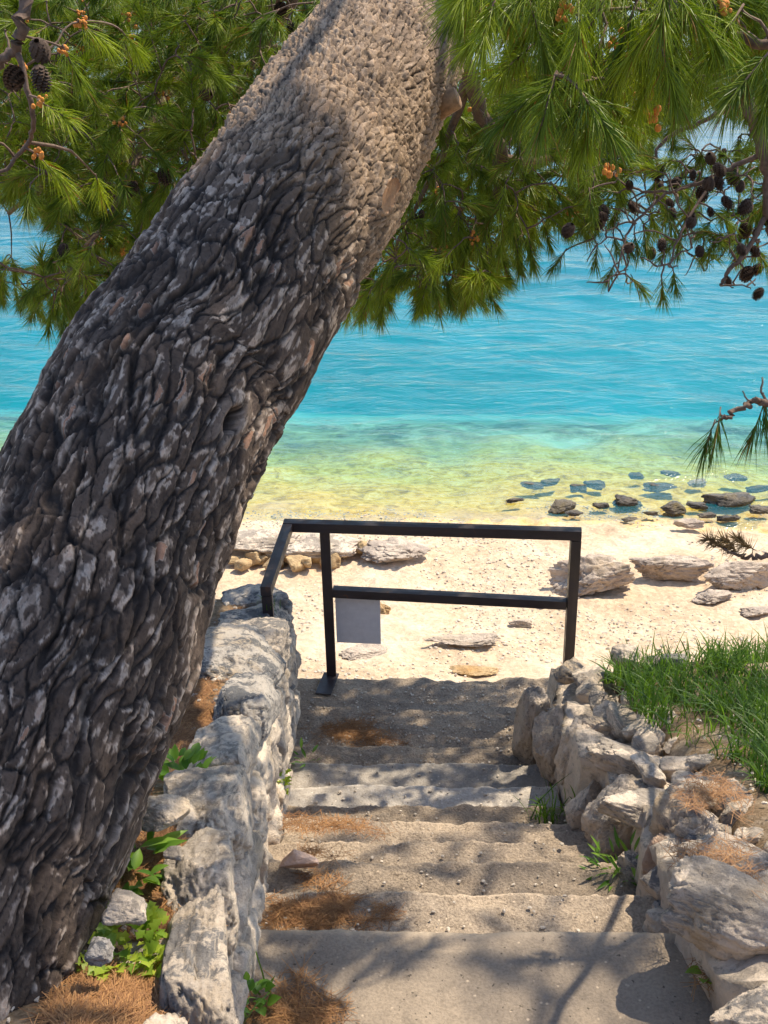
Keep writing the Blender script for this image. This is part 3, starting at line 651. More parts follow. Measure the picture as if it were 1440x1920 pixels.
crev_shade = (1 - sst(.02, .17, edge + fine * .09)) * lerp(1.0, .95, upper); crev_shade = np.maximum(crev_shade, furrow * lerp(.9, .2, upper)); crev_shade = np.maximum(crev_shade, (1 - sst(.0, .09, e2 + fine * .06)) * lerp(.75, .75, upper))  # mask for the crevice shade that is painted into the bark colour
flake = sst(.54, .67, .60 * c2 + .26 * c3 + .22 * cid + fbm(P3 * 5, 3, 70) * .30 + fine * .10)      # paler, freshly exposed scales
break_ = fbm(np.stack([U * 95, Vc * 38, U * 0 + 3], -1), 3, 64, .6); flake = flake * sst(-.22, .06, break_)
tintc = np.clip(.08 + .12 * c3 + flake * (.34 + .40 * c3) + (cid - .5) * .16 + upper * .22 + fine * .06, 0, .90)
tintc = np.where((c2 > .965) & (edge > .14), .94, tintc)
# knots: hollow at the old branch scar, healed stubs
base_pos = A[:, None, :3] + dirs * Rm[..., None]
d_ = (base_pos - EYE) @ FW; pxx = 720 + FPX * ((base_pos - EYE) @ RT) / d_; pxy = 960 - FPX * ((base_pos - EYE) @ UP) / d_
facing = np.cos(TH) > 0
def locate(x, y):
    q = (pxx - x) ** 2 + (pxy - y) ** 2 + np.where(facing, 0, 1e9); i = np.unravel_index(np.argmin(q), q.shape); return i
for (x, y, ru_, rv_, kind_) in [(432, 788, .019, .038, 'hole'), (716, 368, .030, .062, 'stub'), (250, 1015, .025, .03, 'dent'), (300, 1245, .02, .04, 'dent'), (550, 800, .03, .04, 'dent')]:
    i = locate(x, y); du = (TH - TH[i]) * Rm; dv = SV - SV[i]; q = np.sqrt((du / ru_) ** 2 + (dv / rv_) ** 2)
    if kind_ == 'hole':
        disp = disp * (1 - .7 * np.exp(-(q / 2.2) ** 2)) - .060 * (1 - sst(.75, 1.1, q)) + .012 * np.exp(-((q - 1.5) / .35) ** 2) + .004 * np.sin(q * 7) * np.exp(-(q / 3) ** 2)
        crev_shade = np.maximum(crev_shade, (1 - sst(.8, 1.1, q)) * .95); tintc = np.where(q < 3, np.clip(tintc + .5 * np.exp(-(q / 2.2) ** 2), 0, .86), tintc)
    elif kind_ == 'stub':
        disp = disp * sst(.8, 1.3, q) + .020 * (1 - sst(.95, 1.15, q)) + .010 * np.exp(-((q - 1.25) / .3) ** 2) - .006 * np.exp(-(q / .4) ** 2); tintc = np.where(q < 1.0, .97, tintc); crev_shade = np.where(q < .9, 0, crev_shade)
    else:
        disp = disp - .016 * np.exp(-q ** 2); crev_shade = np.maximum(crev_shade, .6 * np.exp(-(q / .7) ** 2))
flare = .0
Vt = base_pos + dirs * disp[..., None]
cols = np.stack([tintc, np.clip(crev_shade, 0, 1) * .9, upper * (.25 + .5 * c2)], -1)
trunk = obj('trunk', mesh_np('trunk', Vt.reshape(-1, 3) - TL, grid_faces(len(sv), NT)[:, ::-1], M['bark'], True, cols.reshape(-1, 3)), tree)
# sawn branch stub at the right edge of the trunk
i = locate(828, 196); bp = base_pos[i]; sd = RT * .8 + UP * .25 - FW * .35; sd /= np.linalg.norm(sd)
stub = obj('branch_stub', join_tubes('branch_stub', [(np.array([bp - sd * .03, bp + sd * .02, bp + sd * .05]) - TL, [.040, .034, .030], 14)], M['cut_wood']), trunk)
stub.parent = trunk

# ------------------------------------------------------------------ pine tree: limbs, twigs, needles, cones
def needles(name, pos, axis, nper, length, width, parent, stem=.12, spread=(.35, 1.0), bend=False, droop=.25, seed=0, tint=(0, 1), buds=.0):
    rg = np.random.default_rng(seed); n = len(pos); m = n * nper
    pos = np.repeat(pos, nper, 0); ax_ = np.repeat(axis, nper, 0); tt = rg.uniform(0, 1, m) ** .8
    q = rg.normal(size=(m, 3)); q -= (q * ax_).sum(1, keepdims=True) * ax_; q /= np.linalg.norm(q, axis=1, keepdims=True) + 1e-9
    al = rg.uniform(*spread, m) * (1.15 - .55 * tt)
    d = ax_ * np.cos(al)[:, None] + q * np.sin(al)[:, None]; d[:, 2] -= droop * rg.uniform(.5, 1.5, m); d /= np.linalg.norm(d, axis=1, keepdims=True)
    b = pos + ax_ * (tt * stem)[:, None]; L = length * rg.uniform(.7, 1.15, m)
    r1 = rg.normal(size=(m, 3)); r1 -= (r1 * d).sum(1, keepdims=True) * d; r1 /= np.linalg.norm(r1, axis=1, keepdims=True) + 1e-9; r2 = np.cross(d, r1)
    w = width * .58
    tri = [(r1 * math.cos(a) + r2 * math.sin(a)) * w for a in (0, 2.094, 4.189)]
    tb = np.repeat(rg.uniform(0, 1, n), nper); tn = np.clip(.55 * tb + .45 * rg.uniform(0, 1, m), 0, 1) * (tint[1] - tint[0]) * .92 + tint[0] * .92; tn = np.where(rg.uniform(0, 1, m) < .035, 1.0, tn)
    if bend:
        mid = b + d * (L * .55)[:, None]; d2 = d.copy(); d2[:, 2] -= .30; d2 /= np.linalg.norm(d2, axis=1, keepdims=True); tip = mid + d2 * (L * .45)[:, None]
        V = np.stack([b + x for x in tri] + [mid + x * .95 for x in tri] + [tip], 1); o = np.arange(m)[:, None] * 7
        F1 = np.concatenate([o + np.array([[a, (a + 1) % 3, 3 + (a + 1) % 3, 3 + a]]) for a in range(3)])
        F2 = np.concatenate([o + np.array([[3 + a, 3 + (a + 1) % 3, 6]]) for a in range(3)]); Fs = [F1, F2]; kv = 7
    else:
        V = np.stack([b + x for x in tri] + [b + d * L[:, None]], 1); o = np.arange(m)[:, None] * 4
        Fs = [np.concatenate([o + np.array([[a, (a + 1) % 3, 3]]) for a in range(3)])]; kv = 4
    c = np.repeat(tn, kv)[:, None] * np.ones((1, 3))
    off = np.array(parent.matrix_world.translation) if False else TL
    ob = obj(name, mesh_np(name, V.reshape(-1, 3) - off, Fs, M['needle'], False, c), parent); ob['kind'] = 'stuff'
    return ob
def inpoly(x, y, poly):
    r = np.zeros(len(x), bool); j = len(poly) - 1
    for i in range(len(poly)):
        xi, yi = poly[i]; xj, yj = poly[j]
        cnd = ((yi > y) != (yj > y)) & (x < (xj - xi) * (y - yi) / (yj - yi + 1e-12) + xi); r ^= cnd; j = i
    return r
def scatter_poly(poly, n, d0, d1, seed, holes=()):
    rg = np.random.default_rng(seed); pl = np.array(poly); out = []
    while len(out) < n:
        x = rg.uniform(pl[:, 0].min(), pl[:, 0].max(), 4 * n); y = rg.uniform(pl[:, 1].min(), pl[:, 1].max(), 4 * n); k_ = inpoly(x, y, poly)
        for (hx, hy, hr, hp) in holes: k_ &= ~(((x - hx) ** 2 + (y - hy) ** 2 < hr * hr) & (rg.uniform(0, 1, len(x)) < hp))
        for a, b_ in zip(x[k_], y[k_]): out.append(P(a, b_, rg.uniform(d0, d1)))
    return np.array(out[:n])
def limb(paths, tufts, seed, r0=.022, twig_r=.0035):
    """a branch: main polylines (k,3) with end radii, and a thin curved twig to every tuft"""
    rg = np.random.default_rng(seed); tubes = []; nodes = []
    for (pts, ra, rb) in paths:
        c = crom(pts, max(10, 6 * len(pts)) if ra > .005 else 7); c = c + rg.normal(0, min(.006, ra * .28), c.shape)
        tubes.append((c, np.linspace(ra, rb, len(c)), 8)); nodes.append(c)
    nodes = np.concatenate(nodes); grown = nodes.copy()
    order = np.argsort([np.min(np.linalg.norm(nodes - q, axis=1)) for q in tufts]) if len(tufts) else []
    axes = np.zeros_like(tufts)
    for i in order:
        q = tufts[i]; dd = np.linalg.norm(grown - q, axis=1) ; j = np.argmin(dd); a = grown[j]
        mid1 = a + (q - a) * .4 + np.array([0, 0, .04]) * dd[j] * 2 + rg.normal(0, .03, 3) * dd[j] * 2; mid2 = a + (q - a) * .75 + np.array([0, 0, .05]) * dd[j] + rg.normal(0, .02, 3) * dd[j]
        c = crom([a, mid1, mid2, q], 6); L = dd[j]
        tubes.append((c, np.linspace(twig_r * (1 + min(L, 1.2) * 1.3), twig_r * .8, 6), 4)); grown = np.concatenate([grown, c[2:]])
        axes[i] = (q - mid2) / (np.linalg.norm(q - mid2) + 1e-9)
    return tubes, axes
def make_branch(paths, tufts, seed, nper, length, width, bias=(0, 0, -.6), bend=False, stem=.12, twig_r=.0035, tint=(0, 1), droop=.25, spread=(.35, 1.0), name='branch'):
    tubes, axes = limb(paths, tufts, seed, twig_r=twig_r)
    rg = np.random.default_rng(seed + 1)
    a = axes + np.array(bias) * rg.uniform(.10, 1.35, (len(axes), 1)) + rg.normal(0, .40, axes.shape); a /= np.linalg.norm(a, axis=1, keepdims=True)
    tubes2 = [(t_[0] - TL, t_[1], t_[2]) for t_ in tubes]
    for q, v in zip(tufts, a): tubes2.append((np.array([q - v * .01, q + v * stem * .9]) - TL, [twig_r * .9, twig_r * .5], 4))
    br = obj(name, join_tubes(name, tubes2, M['twig']), tree)
    nd = needles('needles', tufts, a, nper, length, width, br, stem, spread, bend, droop, seed + 2, tint)
    return br, a

PT = lambda *l: [P(*q) for q in l]
# hanging crown on the left, over the sea
polyA = [(-60, -60), (640, -60), (560, 90), (470, 200), (390, 310), (300, 440), (255, 520), (215, 560), (150, 585), (90, 580), (30, 545), (-60, 545), (-60, 470), (90, 470), (110, 380), (-60, 340)]
tA = scatter_poly(polyA, 1500, 4.6, 7.6, 41, holes=[(20, 430, 70, .8), (60, 500, 40, .6), (185, 130, 30, .8), (590, 30, 40, .6), (470, 150, 25, .8)])
brA, _ = make_branch([(PT((930, -300, 4.5), (700, -120, 5.0), (420, 60, 5.6), (200, 260, 6.0), (20, 400, 6.4)), .05, .012), (PT((420, 60, 5.6), (300, 200, 5.4), (220, 380, 5.2), (120, 520, 5.1)), .025, .007), (PT((560, -20, 5.3), (430, 190, 6.3), (300, 330, 6.6)), .025, .008), (PT((200, 260, 6.0), (60, 240, 5.6), (-60, 330, 5.4)), .02, .008)], tA, 43, 105, .105, .0030, (0, -.1, -.55), tint=(0, .85))
# nearer twigs at the top left
tA2 = np.array(PT((40, 130, 3.4), (120, 90, 3.3), (75, 190, 3.2), (70, 290, 3.4), (150, 40, 3.5), (10, 60, 3.3), (-20, 260, 3.3), (180, 330, 3.9), (230, 60, 3.7)))
brA2, _ = make_branch([(PT((60, -160, 3.2), (45, 20, 3.2), (30, 90, 3.25), (-30, 130, 3.3)), .022, .012), (PT((30, 90, 3.25), (60, 200, 3.3), (50, 270, 3.4), (-20, 345, 3.4)), .009, .005)], tA2, 47, 90, .10, .0017, (0, 0, -.8), True, .10, tint=(.3, 1))
# crown right of the trunk, farther out over the water
polyB = [(820, 200), (930, 120), (1180, 120), (1440, 60), (1500, 160), (1320, 190), (1210, 240), (1130, 350), (1090, 400), (1000, 430), (950, 480), (880, 560), (800, 545), (760, 530), (690, 560), (650, 570), (660, 520), (720, 430), (770, 350)]
tB = scatter_poly(polyB, 900, 4.6, 6.8, 51, holes=[(890, 370, 28, .9), (1010, 250, 30, .5), (1030, 480, 45, .8), (1300, 290, 60, .7), (870, 470, 20, .6)])
brB, _ = make_branch([(PT((800, -60, 4.0), (880, 150, 4.5), (940, 300, 5.0), (900, 430, 5.4), (800, 520, 5.6)), .040, .010), (PT((940, 300, 5.0), (1080, 300, 5.4), (1200, 330, 5.6)), .02, .007), (PT((880, 150, 4.5), (830, 290, 4.9), (740, 470, 5.2)), .02, .007), (PT((1000, -100, 4.4), (1180, 60, 5.0), (1340, 160, 5.4), (1480, 200, 5.6)), .03, .012)], tB, 53, 100, .10, .0030, (0, -.1, -.6), tint=(0, .9))
# bright tufts close by at the top right
polyC = [(900, -80), (1480, -80), (1480, 130), (1380, 60), (1290, 80), (1230, 110), (1150, 190), (1060, 190), (1010, 120), (980, 60), (930, 40), (890, 0)]
tC = scatter_poly(polyC, 140, 2.3, 3.3, 61)
brC, _ = make_branch([(PT((870, -260, 4.3), (980, -180, 3.4), (1150, -80, 2.8), (1300, 40, 2.6), (1460, 90, 2.5)), .032, .010), (PT((1150, -80, 2.8), (1090, 80, 2.9), (1080, 220, 2.9)), .012, .006)], tC, 63, 140, .100, .0016, (0, 0, -.75), True, .13, tint=(.05, 1), droop=.3, spread=(.3, 1.15))
# right-hand limb with bare twigs and cones
tD = np.array(PT((1175, 515, 4.3), (1150, 500, 4.4), (1262, 505, 4.2), (1240, 520, 4.2), (1330, 440, 4.4), (1190, 440, 4.6), (1100, 420, 4.6), (1400, 330, 4.3), (1290, 400, 4.5), (1060, 470, 4.8), (1380, 420, 4.5), (1425, 480, 4.5), (1350, 360, 4.7), (1445, 250, 4.2), (1280, 330, 4.9), (1220, 400, 4.9), (1150, 440, 4.9), (1120, 460, 4.8), (1300, 480, 4.6), (1390, 390, 4.8), (1320, 310, 4.8), (1210, 360, 4.8), (1440, 350, 4.7), (1100, 380, 4.9), (1270, 450, 4.7)))
tD = np.concatenate([tD, scatter_poly([(1090, 300), (1450, 230), (1460, 480), (1300, 460), (1120, 430)], 105, 4.3, 5.4, 79)])
pathsD = [(PT((1180, -260, 3.9), (1330, 40, 4.0), (1400, 190, 4.15), (1432, 300, 4.25), (1450, 430, 4.3), (1480, 560, 4.3)), .034, .014),
          (PT((1425, 290, 4.25), (1340, 330, 4.3), (1250, 360, 4.4), (1180, 352, 4.5)), .010, .004), (PT((1440, 400, 4.3), (1400, 470, 4.3), (1365, 510, 4.3), (1352, 535, 4.3)), .011, .006),
          (PT((1250, 360, 4.4), (1180, 430, 4.4), (1160, 500, 4.35)), .006, .003), (PT((1340, 330, 4.3), (1280, 430, 4.25), (1255, 500, 4.2)), .006, .003), (PT((1400, 190, 4.15), (1330, 220, 4.3), (1240, 270, 4.4), (1230, 330, 4.4)), .012, .004)]
rgD = np.random.default_rng(77); CNX = []
mainD = np.concatenate([crom(q[0], 40) for q in pathsD[:6]]); grownD = mainD
for k in range(90):
    e_ = P(rgD.uniform(1080, 1460), rgD.uniform(300, 550), rgD.uniform(4.1, 4.7)); j_ = np.argmin(np.linalg.norm(grownD - e_, axis=1)); a_ = grownD[j_]; L_ = np.linalg.norm(e_ - a_)
    if L_ > .45: continue
    c_ = crom([a_, a_ + (e_ - a_) * .4 + rgD.normal(0, .10, 3) * L_, a_ + (e_ - a_) * .75 + rgD.normal(0, .10, 3) * L_, e_], 8)
    pathsD.append((c_[[0, 2, 4, 6, 7]], .0038, .0015)); grownD = np.concatenate([grownD, c_[3:]])
for k in range(4): CNX.append((rgD.uniform(1090, 1450), rgD.uniform(300, 520)))
brD, _ = make_branch(pathsD, tD, 73, 64, .085, .0018, (0, 0, -.7), True, .08, tint=(0, .8))
# low twig reaching in from the right
tE = np.array(PT((1350, 772, 2.3), (1338, 795, 2.3), (1432, 745, 2.3), (1428, 770, 2.32)))
brE, _ = make_branch([(PT((1480, 560, 4.3), (1620, 640, 3.4), (1600, 720, 2.6), (1500, 765, 2.35), (1440, 757, 2.3), (1410, 753, 2.3), (1372, 778, 2.3), (1352, 782, 2.3)), .013, .003), (PT((1440, 757, 2.3), (1428, 735, 2.3), (1430, 708, 2.3)), .003, .0016), (PT((1412, 754, 2.3), (1400, 748, 2.3), (1393, 733, 2.3)), .002, .0012), (PT((1428, 756, 2.3), (1418, 745, 2.28)), .002, .0012)], tE, 83, 34, .085, .0014, (-.15, 0, -1.6), True, .05, .0016, tint=(0, .15), droop=.2, spread=(.1, .75))
# pine cones
def cone_mesh():
    V, Q = [], []; off = 0
    prof = lambda t_: (math.sin(math.pi * (.10 + .86 * t_)) ** .75)
    ring, sd = 10, 10; core = []
    for i in range(ring):
        t_ = i / (ring - 1)
        for j in range(sd): a = j / sd * 6.283; core.append((.018 * prof(t_) * math.cos(a), .018 * prof(t_) * math.sin(a), -t_ * .066))
    V += core; Q += [tuple(r) for r in grid_wrap(ring, sd)]; off = len(V)
    for i in range(9):
        t_ = (i + .4) / 9; nn = 8
        for j in range(nn):
            a = (j + .5 * (i % 2)) / nn * 6.283 + i * .2; r_ = .017 * prof(t_); ca, sa = math.cos(a), math.sin(a); w = .0075 * prof(t_) + .002
            z_ = -t_ * .066; tipr = r_ + .011
            V += [(r_ * ca - w * sa, r_ * sa + w * ca, z_), (r_ * ca + w * sa, r_ * sa - w * ca, z_), (tipr * ca + w * .7 * sa, tipr * sa - w * .7 * ca, z_ - .007), (tipr * ca - w * .7 * sa, tipr * sa + w * .7 * ca, z_ - .007), (r_ * ca, r_ * sa, z_ - .010)]
            Q += [(off, off + 1, off + 2, off + 3), (off + 3, off + 2, off + 4, off + 4)]; off += 5
    me = bpy.data.meshes.new('pine_cone'); me.from_pydata(V, [], [q if len(set(q)) == 4 else q[:3] for q in Q]); me.materials.append(M['cone']); return me
def grid_wrap(n, sd):
    return [(i * sd + j, i * sd + (j + 1) % sd, (i + 1) * sd + (j + 1) % sd, (i + 1) * sd + j) for i in range(n - 1) for j in range(sd)]
cm = cone_mesh(); rgc = np.random.default_rng(91)
CN = [(1073, 432), (1222, 475), (1242, 458), (1185, 470), (1310, 472), (1295, 408), (1300, 418), (1360, 530), (1408, 512), (1430, 508), (1430, 552), (1125, 410), (908, 450), (780, 415), (790, 405), (1130, 395), (1180, 390), (1260, 400), (1355, 380), (1330, 400), (1345, 340), (1240, 320), (1235, 350), (1340, 318), (1375, 330), (1300, 330), (1275, 345), (1200, 320), (1180, 350), (1405, 385), (1420, 440), (1400, 430), (1385, 470), (1430, 410), (1360, 290), (1330, 300), (1390, 350), (1315, 360), (1325, 345), (1250, 385)]
for (x, y) in CN + CNX:
    d0 = rgc.uniform(4.1, 4.6) if x > 1050 else 5.0
    o = obj('pine_cone', cm, brD if x > 950 else brB); o.location = Vector(P(x, y - 12, d0) - TL); o.rotation_euler = (rgc.normal(0, .4), rgc.normal(0, .4), rgc.uniform(0, 6)); sc = rgc.uniform(.50, .90); o.scale = (sc, sc, sc)
for (x, y, d0) in [(68, 90, 3.1), (70, 135, 3.1), (28, 140, 3.15), (280, 20, 5.2), (195, 75, 4.8), (435, 135, 5.0), (300, 330, 4.7), (255, 355, 4.8), (530, 20, 5), (545, 55, 5), (120, 470, 4.7), (395, 190, 4.7)]:
    o = obj('pine_cone', cm, brA2 if d0 < 4 else brA); o.location = Vector(P(x, y - 14, d0) - TL); o.rotation_euler = (rgc.normal(0, .5), rgc.normal(0, .5), rgc.uniform(0, 6)); o.scale = (1, 1, 1)
# orange pollen cones at the tips
def buds(parent, pts, seed, r=.010):
    rg = np.random.default_rng(seed); v, f = box_grid(3, 3, 3); d = v / np.linalg.norm(v, axis=1, keepdims=True); Vs, Fs = [], []; off = 0
    for q in pts:
        for k_ in range(9):
            c = q + rg.normal(0, .011, 3); Vs.append(c + d * np.array([r, r, r * 1.2]) * rg.uniform(.4, .8) - TL); Fs.append(f + off); off += len(d)
    o = obj('pollen_cones', mesh_np('pollen_cones', np.concatenate(Vs), np.concatenate(Fs), M['bud']), parent); o['kind'] = 'stuff'
buds(brC, [P(*q) for q in [(1030, 170, 2.5), (1150, 85, 2.5), (1075, 180, 2.6), (1142, 320, 2.7), (1230, 220, 2.7), (1060, 25, 2.5), (1355, 5, 2.4), (1290, 55, 2.5), (1000, 180, 2.6), (1240, 90, 2.5), (1215, 180, 2.7), (1168, 120, 2.5)]], 5)
buds(brB, tB[RNG.integers(0, len(tB), 60)], 6); buds(brA, tA[RNG.integers(0, len(tA), 90)], 8); buds(brA2, tA2[:5], 9)
# crown overhead, out of the picture: it shades the trunk, the steps and the landing
def up_sun(q, h): return np.asarray(q) + SUNV * (h / SUNV[2])
OV = []
rgo = np.random.default_rng(101)
def shade(q, n, hr, sp):
    for k_ in range(n):
        c = up_sun(np.asarray(q) + rgo.normal(0, sp, 3) * np.array([1, 1, .2]), rgo.uniform(*hr)); OV.append(c)
for (x, y, d0, n, sp) in [(330, 640, 2.85, 20, .16), (250, 800, 2.68, 20, .16), (200, 950, 2.58, 20, .16), (150, 1120, 2.45, 20, .16), (100, 1300, 2.35, 18, .16), (60, 1480, 2.25, 14, .16), (420, 520, 3.0, 12, .10), (540, 470, 3.0, 16, .07), (470, 500, 3.0, 14, .08), (580, 500, 2.95, 12, .06), (400, 560, 2.95, 12, .1), (380, 480, 3.05, 10, .08)]: shade(P(x, y, d0 - .2), int(n * 2.3), (2.6, 4.4), sp)
for (x, y, z, n, sp) in [(760, 1330, 2.27, 36, .22), (650, 1380, 2.27, 16, .15), (900, 1340, 2.27, 24, .18), (800, 1470, 2.6, 12, .2), (900, 1560, 2.8, 9, .2), (650, 1580, 2.8, 5, .15), (1000, 1650, 3.0, 10, .2), (800, 1720, 3.2, 9, .18), (1000, 1800, 3.3, 9, .2), (600, 1800, 3.3, 7, .15), (1150, 1780, 3.3, 7, .15), (450, 1300, 3.0, 18, .16), (470, 1180, 2.9, 12, .12), (1250, 1330, 2.9, 40, .3), (1400, 1380, 3.0, 30, .3), (1030, 1400, 2.9, 12, .12), (1330, 1520, 3.2, 8, .2)]: shade(PZ(x, y, z), int(n * (2.2 if 1700 < y < 1900 and x < 1160 else 1.7 if 1440 < y < 1900 and x < 1100 else 1.1)), (3.4, 5.2), sp)
OV = np.array(OV); keep = []
for q in OV:
    x, y, d0 = proj(q); keep.append(not (d0 > 0 and -120 < x < 1560 and y > -90))
OV = OV[np.array(keep)]
LIT = [(P(x, y, d - .18), .17) for (y, x, w, d) in TR if -200 < y < 400] + [(P(x + 30, y, d - .18), .14) for (y, x, w, d) in TR if -100 < y < 330]
LIT += [(P(x, y, d), .16) for x in range(920, 1500, 80) for y in (0, 120, 240) for d in (2.4, 3.0)]
LIT += [(P(x, y, d), .13) for (x, y, d) in [(640, 560, 2.95), (600, 650, 2.85), (560, 720, 2.75), (500, 850, 2.65)]]
LIT += [(PZ(x, y, z), r_) for (x, y, z, r_) in [(390, 1700, 3.72, .14), (420, 1800, 3.78, .14), (330, 1620, 3.66, .12), (250, 1800, 3.85, .14), (440, 1590, 3.6, .08), (300, 1880, 3.9, .14), (700, 1860, 3.3, .10), (900, 1900, 3.3, .12), (570, 1640, 3.0, .07), (680, 1650, 3.0, .06), (1150, 1430, 2.95, .10)]]
ok = np.ones(len(OV), bool)
for (L_, r_) in LIT:
    v_ = OV - L_; t_ = v_ @ SUNV; ok &= ~((np.linalg.norm(v_ - t_[:, None] * SUNV, axis=1) < r_) & (t_ > 0))
OV = OV[ok]
brO, _ = make_branch([(np.array([A[-70, :3], [1.3, 5.4, 7.9], [1.7, 4.8, 8.1], [2.2, 4.2, 8.4]]), .05, .02), (np.array([A[-90, :3], [1.0, 5.6, 7.2], [1.8, 6.2, 7.4]]), .05, .02), (np.array([[1.3, 5.4, 7.9], [1.2, 4.3, 8.0], [.9, 3.4, 8.2]]), .03, .015)], OV, 103, 60, .11, .004, (0, 0, -.3), tint=(0, .9))
# dead twig hanging at the right edge
tF = np.array(PT((1375, 1022, 2.7), (1400, 1020, 2.7), (1345, 1020, 2.7), (1385, 1035, 2.72), (1412, 1030, 2.7), (1360, 1028, 2.7)))
tbs, axF = limb([(PT((1620, 640, 3.4), (1660, 850, 3.0), (1560, 1010, 2.8), (1470, 1020, 2.7), (1442, 1040, 2.7), (1410, 1048, 2.7), (1380, 1040, 2.7), (1345, 1022, 2.7)), .012, .002)], tF, 111, twig_r=.0012)
brF = obj('branch', join_tubes('branch', [(a - TL, b_, c_) for a, b_, c_ in tbs], M['twig']), tree)
nf = needles('needles', tF, np.tile(np.array([[-.5, 0, .3]]), (6, 1)) / .583, 60, .035, .0022, brF, .03, (.2, 1.6), False, .1, 112); nf.data.materials.clear(); nf.data.materials.append(M['dead'])

# ------------------------------------------------------------------ grass, weeds, litter, pebbles
def blades(name, bx, by, zf, hgt_, wid, lean, seed, mat, loc=(0, 0, 0)):
    rg = np.random.default_rng(seed); n = len(bx); base = np.stack([bx, by, zf(bx, by) - .01], 1); az = rg.uniform(0, 6.283, n); H = hgt_ * rg.uniform(.4, 1.25, n)
    d = np.stack([np.cos(az), np.sin(az), az * 0], 1); ln = lean * rg.uniform(.2, 1.3, n); sdv = np.stack([-np.sin(az + rg.normal(0, .8, n)), np.cos(az), az * 0], 1) * (wid * rg.uniform(.6, 1.2, n))[:, None] / 2
    rows = []
    for k_, t_ in enumerate((0, .4, .75)):
        c = base + d * (H * ln * t_ ** 2)[:, None] + np.array([0, 0, 1]) * (H * (t_ - .35 * ln * t_ ** 2))[:, None]
        rows += [c - sdv * (1 - .35 * t_), c + sdv * (1 - .35 * t_) + d * (wid * .25)]
    tip = base + d * (H * ln)[:, None] + np.array([0, 0, 1]) * (H * (1 - .35 * ln))[:, None]
    V = np.stack(rows + [tip], 1).reshape(-1, 3); o = np.arange(n)[:, None] * 7
    Q = np.concatenate([o + np.array([[0, 1, 3, 2]]), o + np.array([[2, 3, 5, 4]])]); T_ = o + np.array([[4, 5, 6]])
    c = np.repeat(rg.uniform(0, 1, n), 7)[:, None] * np.ones((1, 3))
    return obj(name, mesh_np(name, V - np.array(loc), [Q, T_], mat, True, c), None, loc)
rg = np.random.default_rng(131)
gx = rg.uniform(.85, 3.2, 26000); gy = rg.uniform(2.6, 4.40, 26000); gz = right_z(gx, gy); pr = np.array([proj(q)[:2] for q in np.stack([gx, gy, gz], 1)])
polyG = [(1112, 1290), (1160, 1255), (1260, 1240), (1440, 1225), (2200, 1205), (2200, 1600), (1440, 1520), (1400, 1440), (1300, 1408), (1210, 1350), (1130, 1325)]
kk = inpoly(pr[:, 0], pr[:, 1], polyG) & (fbm(np.stack([gx * 5, gy * 5, gx * 0], -1), 3, 5) > rg.uniform(-.55, .15, len(gx)))
tag(blades('grass', gx[kk], gy[kk], right_z, .13, .0055, .8, 132, M['grass']), 'lush green grass covering the bank behind the boulder wall', 'grass', kind='stuff')

def litter(name, poly, n, zf, seed, label, lift=.03, length=.075, group=None):
    n = int(n * 1.0); lift = lift * .3
    rg = np.random.default_rng(seed); pl = np.array(poly, float); cc = pl.mean(0); pl = cc + (pl - cc) * 1.25; poly = [tuple(q) for q in pl]; pts = []
    x = rg.uniform(pl[:, 0].min(), pl[:, 0].max(), 6 * n); y = rg.uniform(pl[:, 1].min(), pl[:, 1].max(), 6 * n); k_ = inpoly(x, y, poly)
    cx, cy = pl.mean(0); ex = np.ptp(pl[:, 0]) / 2; ey = np.ptp(pl[:, 1]) / 2
    g = np.exp(-1.3 * (((x - cx) / ex) ** 2 + ((y - cy) / ey) ** 2) ** 1.0); k_ &= (rg.uniform(0, 1, len(x)) < g) & (fbm(np.stack([x / 45, y / 28, x * 0 + seed], -1), 3, seed) + .8 * g - .42 > rg.uniform(-.25, .35, len(x))); x, y, g = x[k_][:n], y[k_][:n], g[k_][:n]; m = len(x)
    B = zf(x, y) if callable(zf) else np.array([PZ(a, b_, zf) for a, b_ in zip(x, y)])
    B = B + np.array([0, 0, 1]) * (rg.uniform(.002, lift, m) * g)[:, None]
    az = rg.uniform(0, 6.283, m); el = rg.normal(0.03, .13, m); d = np.stack([np.cos(az) * np.cos(el), np.sin(az) * np.cos(el), np.sin(el)], 1)
    L = length * rg.uniform(.5, 1.1, m); r1 = np.cross(d, [0, 0, 1.0]); r1 /= np.linalg.norm(r1, axis=1, keepdims=True); r2 = np.cross(d, r1); w = .00065
    bowv = r1 * (rg.normal(0, .1, m) * L)[:, None]
    mid = B + d * 0 ; a0 = B - d * (L / 2)[:, None]; a1 = B + d * (L / 2)[:, None] + bowv
    V = np.stack([a0 + r1 * w, a0 - r1 * w, mid + r1 * w, mid - r1 * w, mid + r2 * w * 1.6, a1], 1).reshape(-1, 3); o = np.arange(m)[:, None] * 6
    Q = o + np.array([[0, 1, 3, 2]]); T_ = np.concatenate([o + np.array([[0, 2, 4]]), o + np.array([[1, 4, 3]]), o + np.array([[0, 4, 1]]), o + np.array([[2, 3, 5]]), o + np.array([[2, 5, 4]]), o + np.array([[3, 4, 5]])])
    c = np.repeat(np.clip(rg.normal(.5, .25, m), 0, 1), 6)[:, None] * np.ones((1, 3)); loc = B.mean(0)
    return tag(obj(name, mesh_np(name, V - loc, [Q, T_], M['litter'], False, c), None, loc), label, 'pine needles', group, 'stuff')
def on_surface(zfun, z0):
    def fn(x, y):
        r = np.array([PZ(a, b_, z0) for a, b_ in zip(x, y)])
        for _ in range(6):
            zz = zfun(r[:, 0], r[:, 1]); r = np.array([PZ(a, b_, z_) for a, b_, z_ in zip(x, y, zz)])
        return r
    return fn
SL = on_surface(left_z, 3.7); SR_ = on_surface(right_z, 3.2)
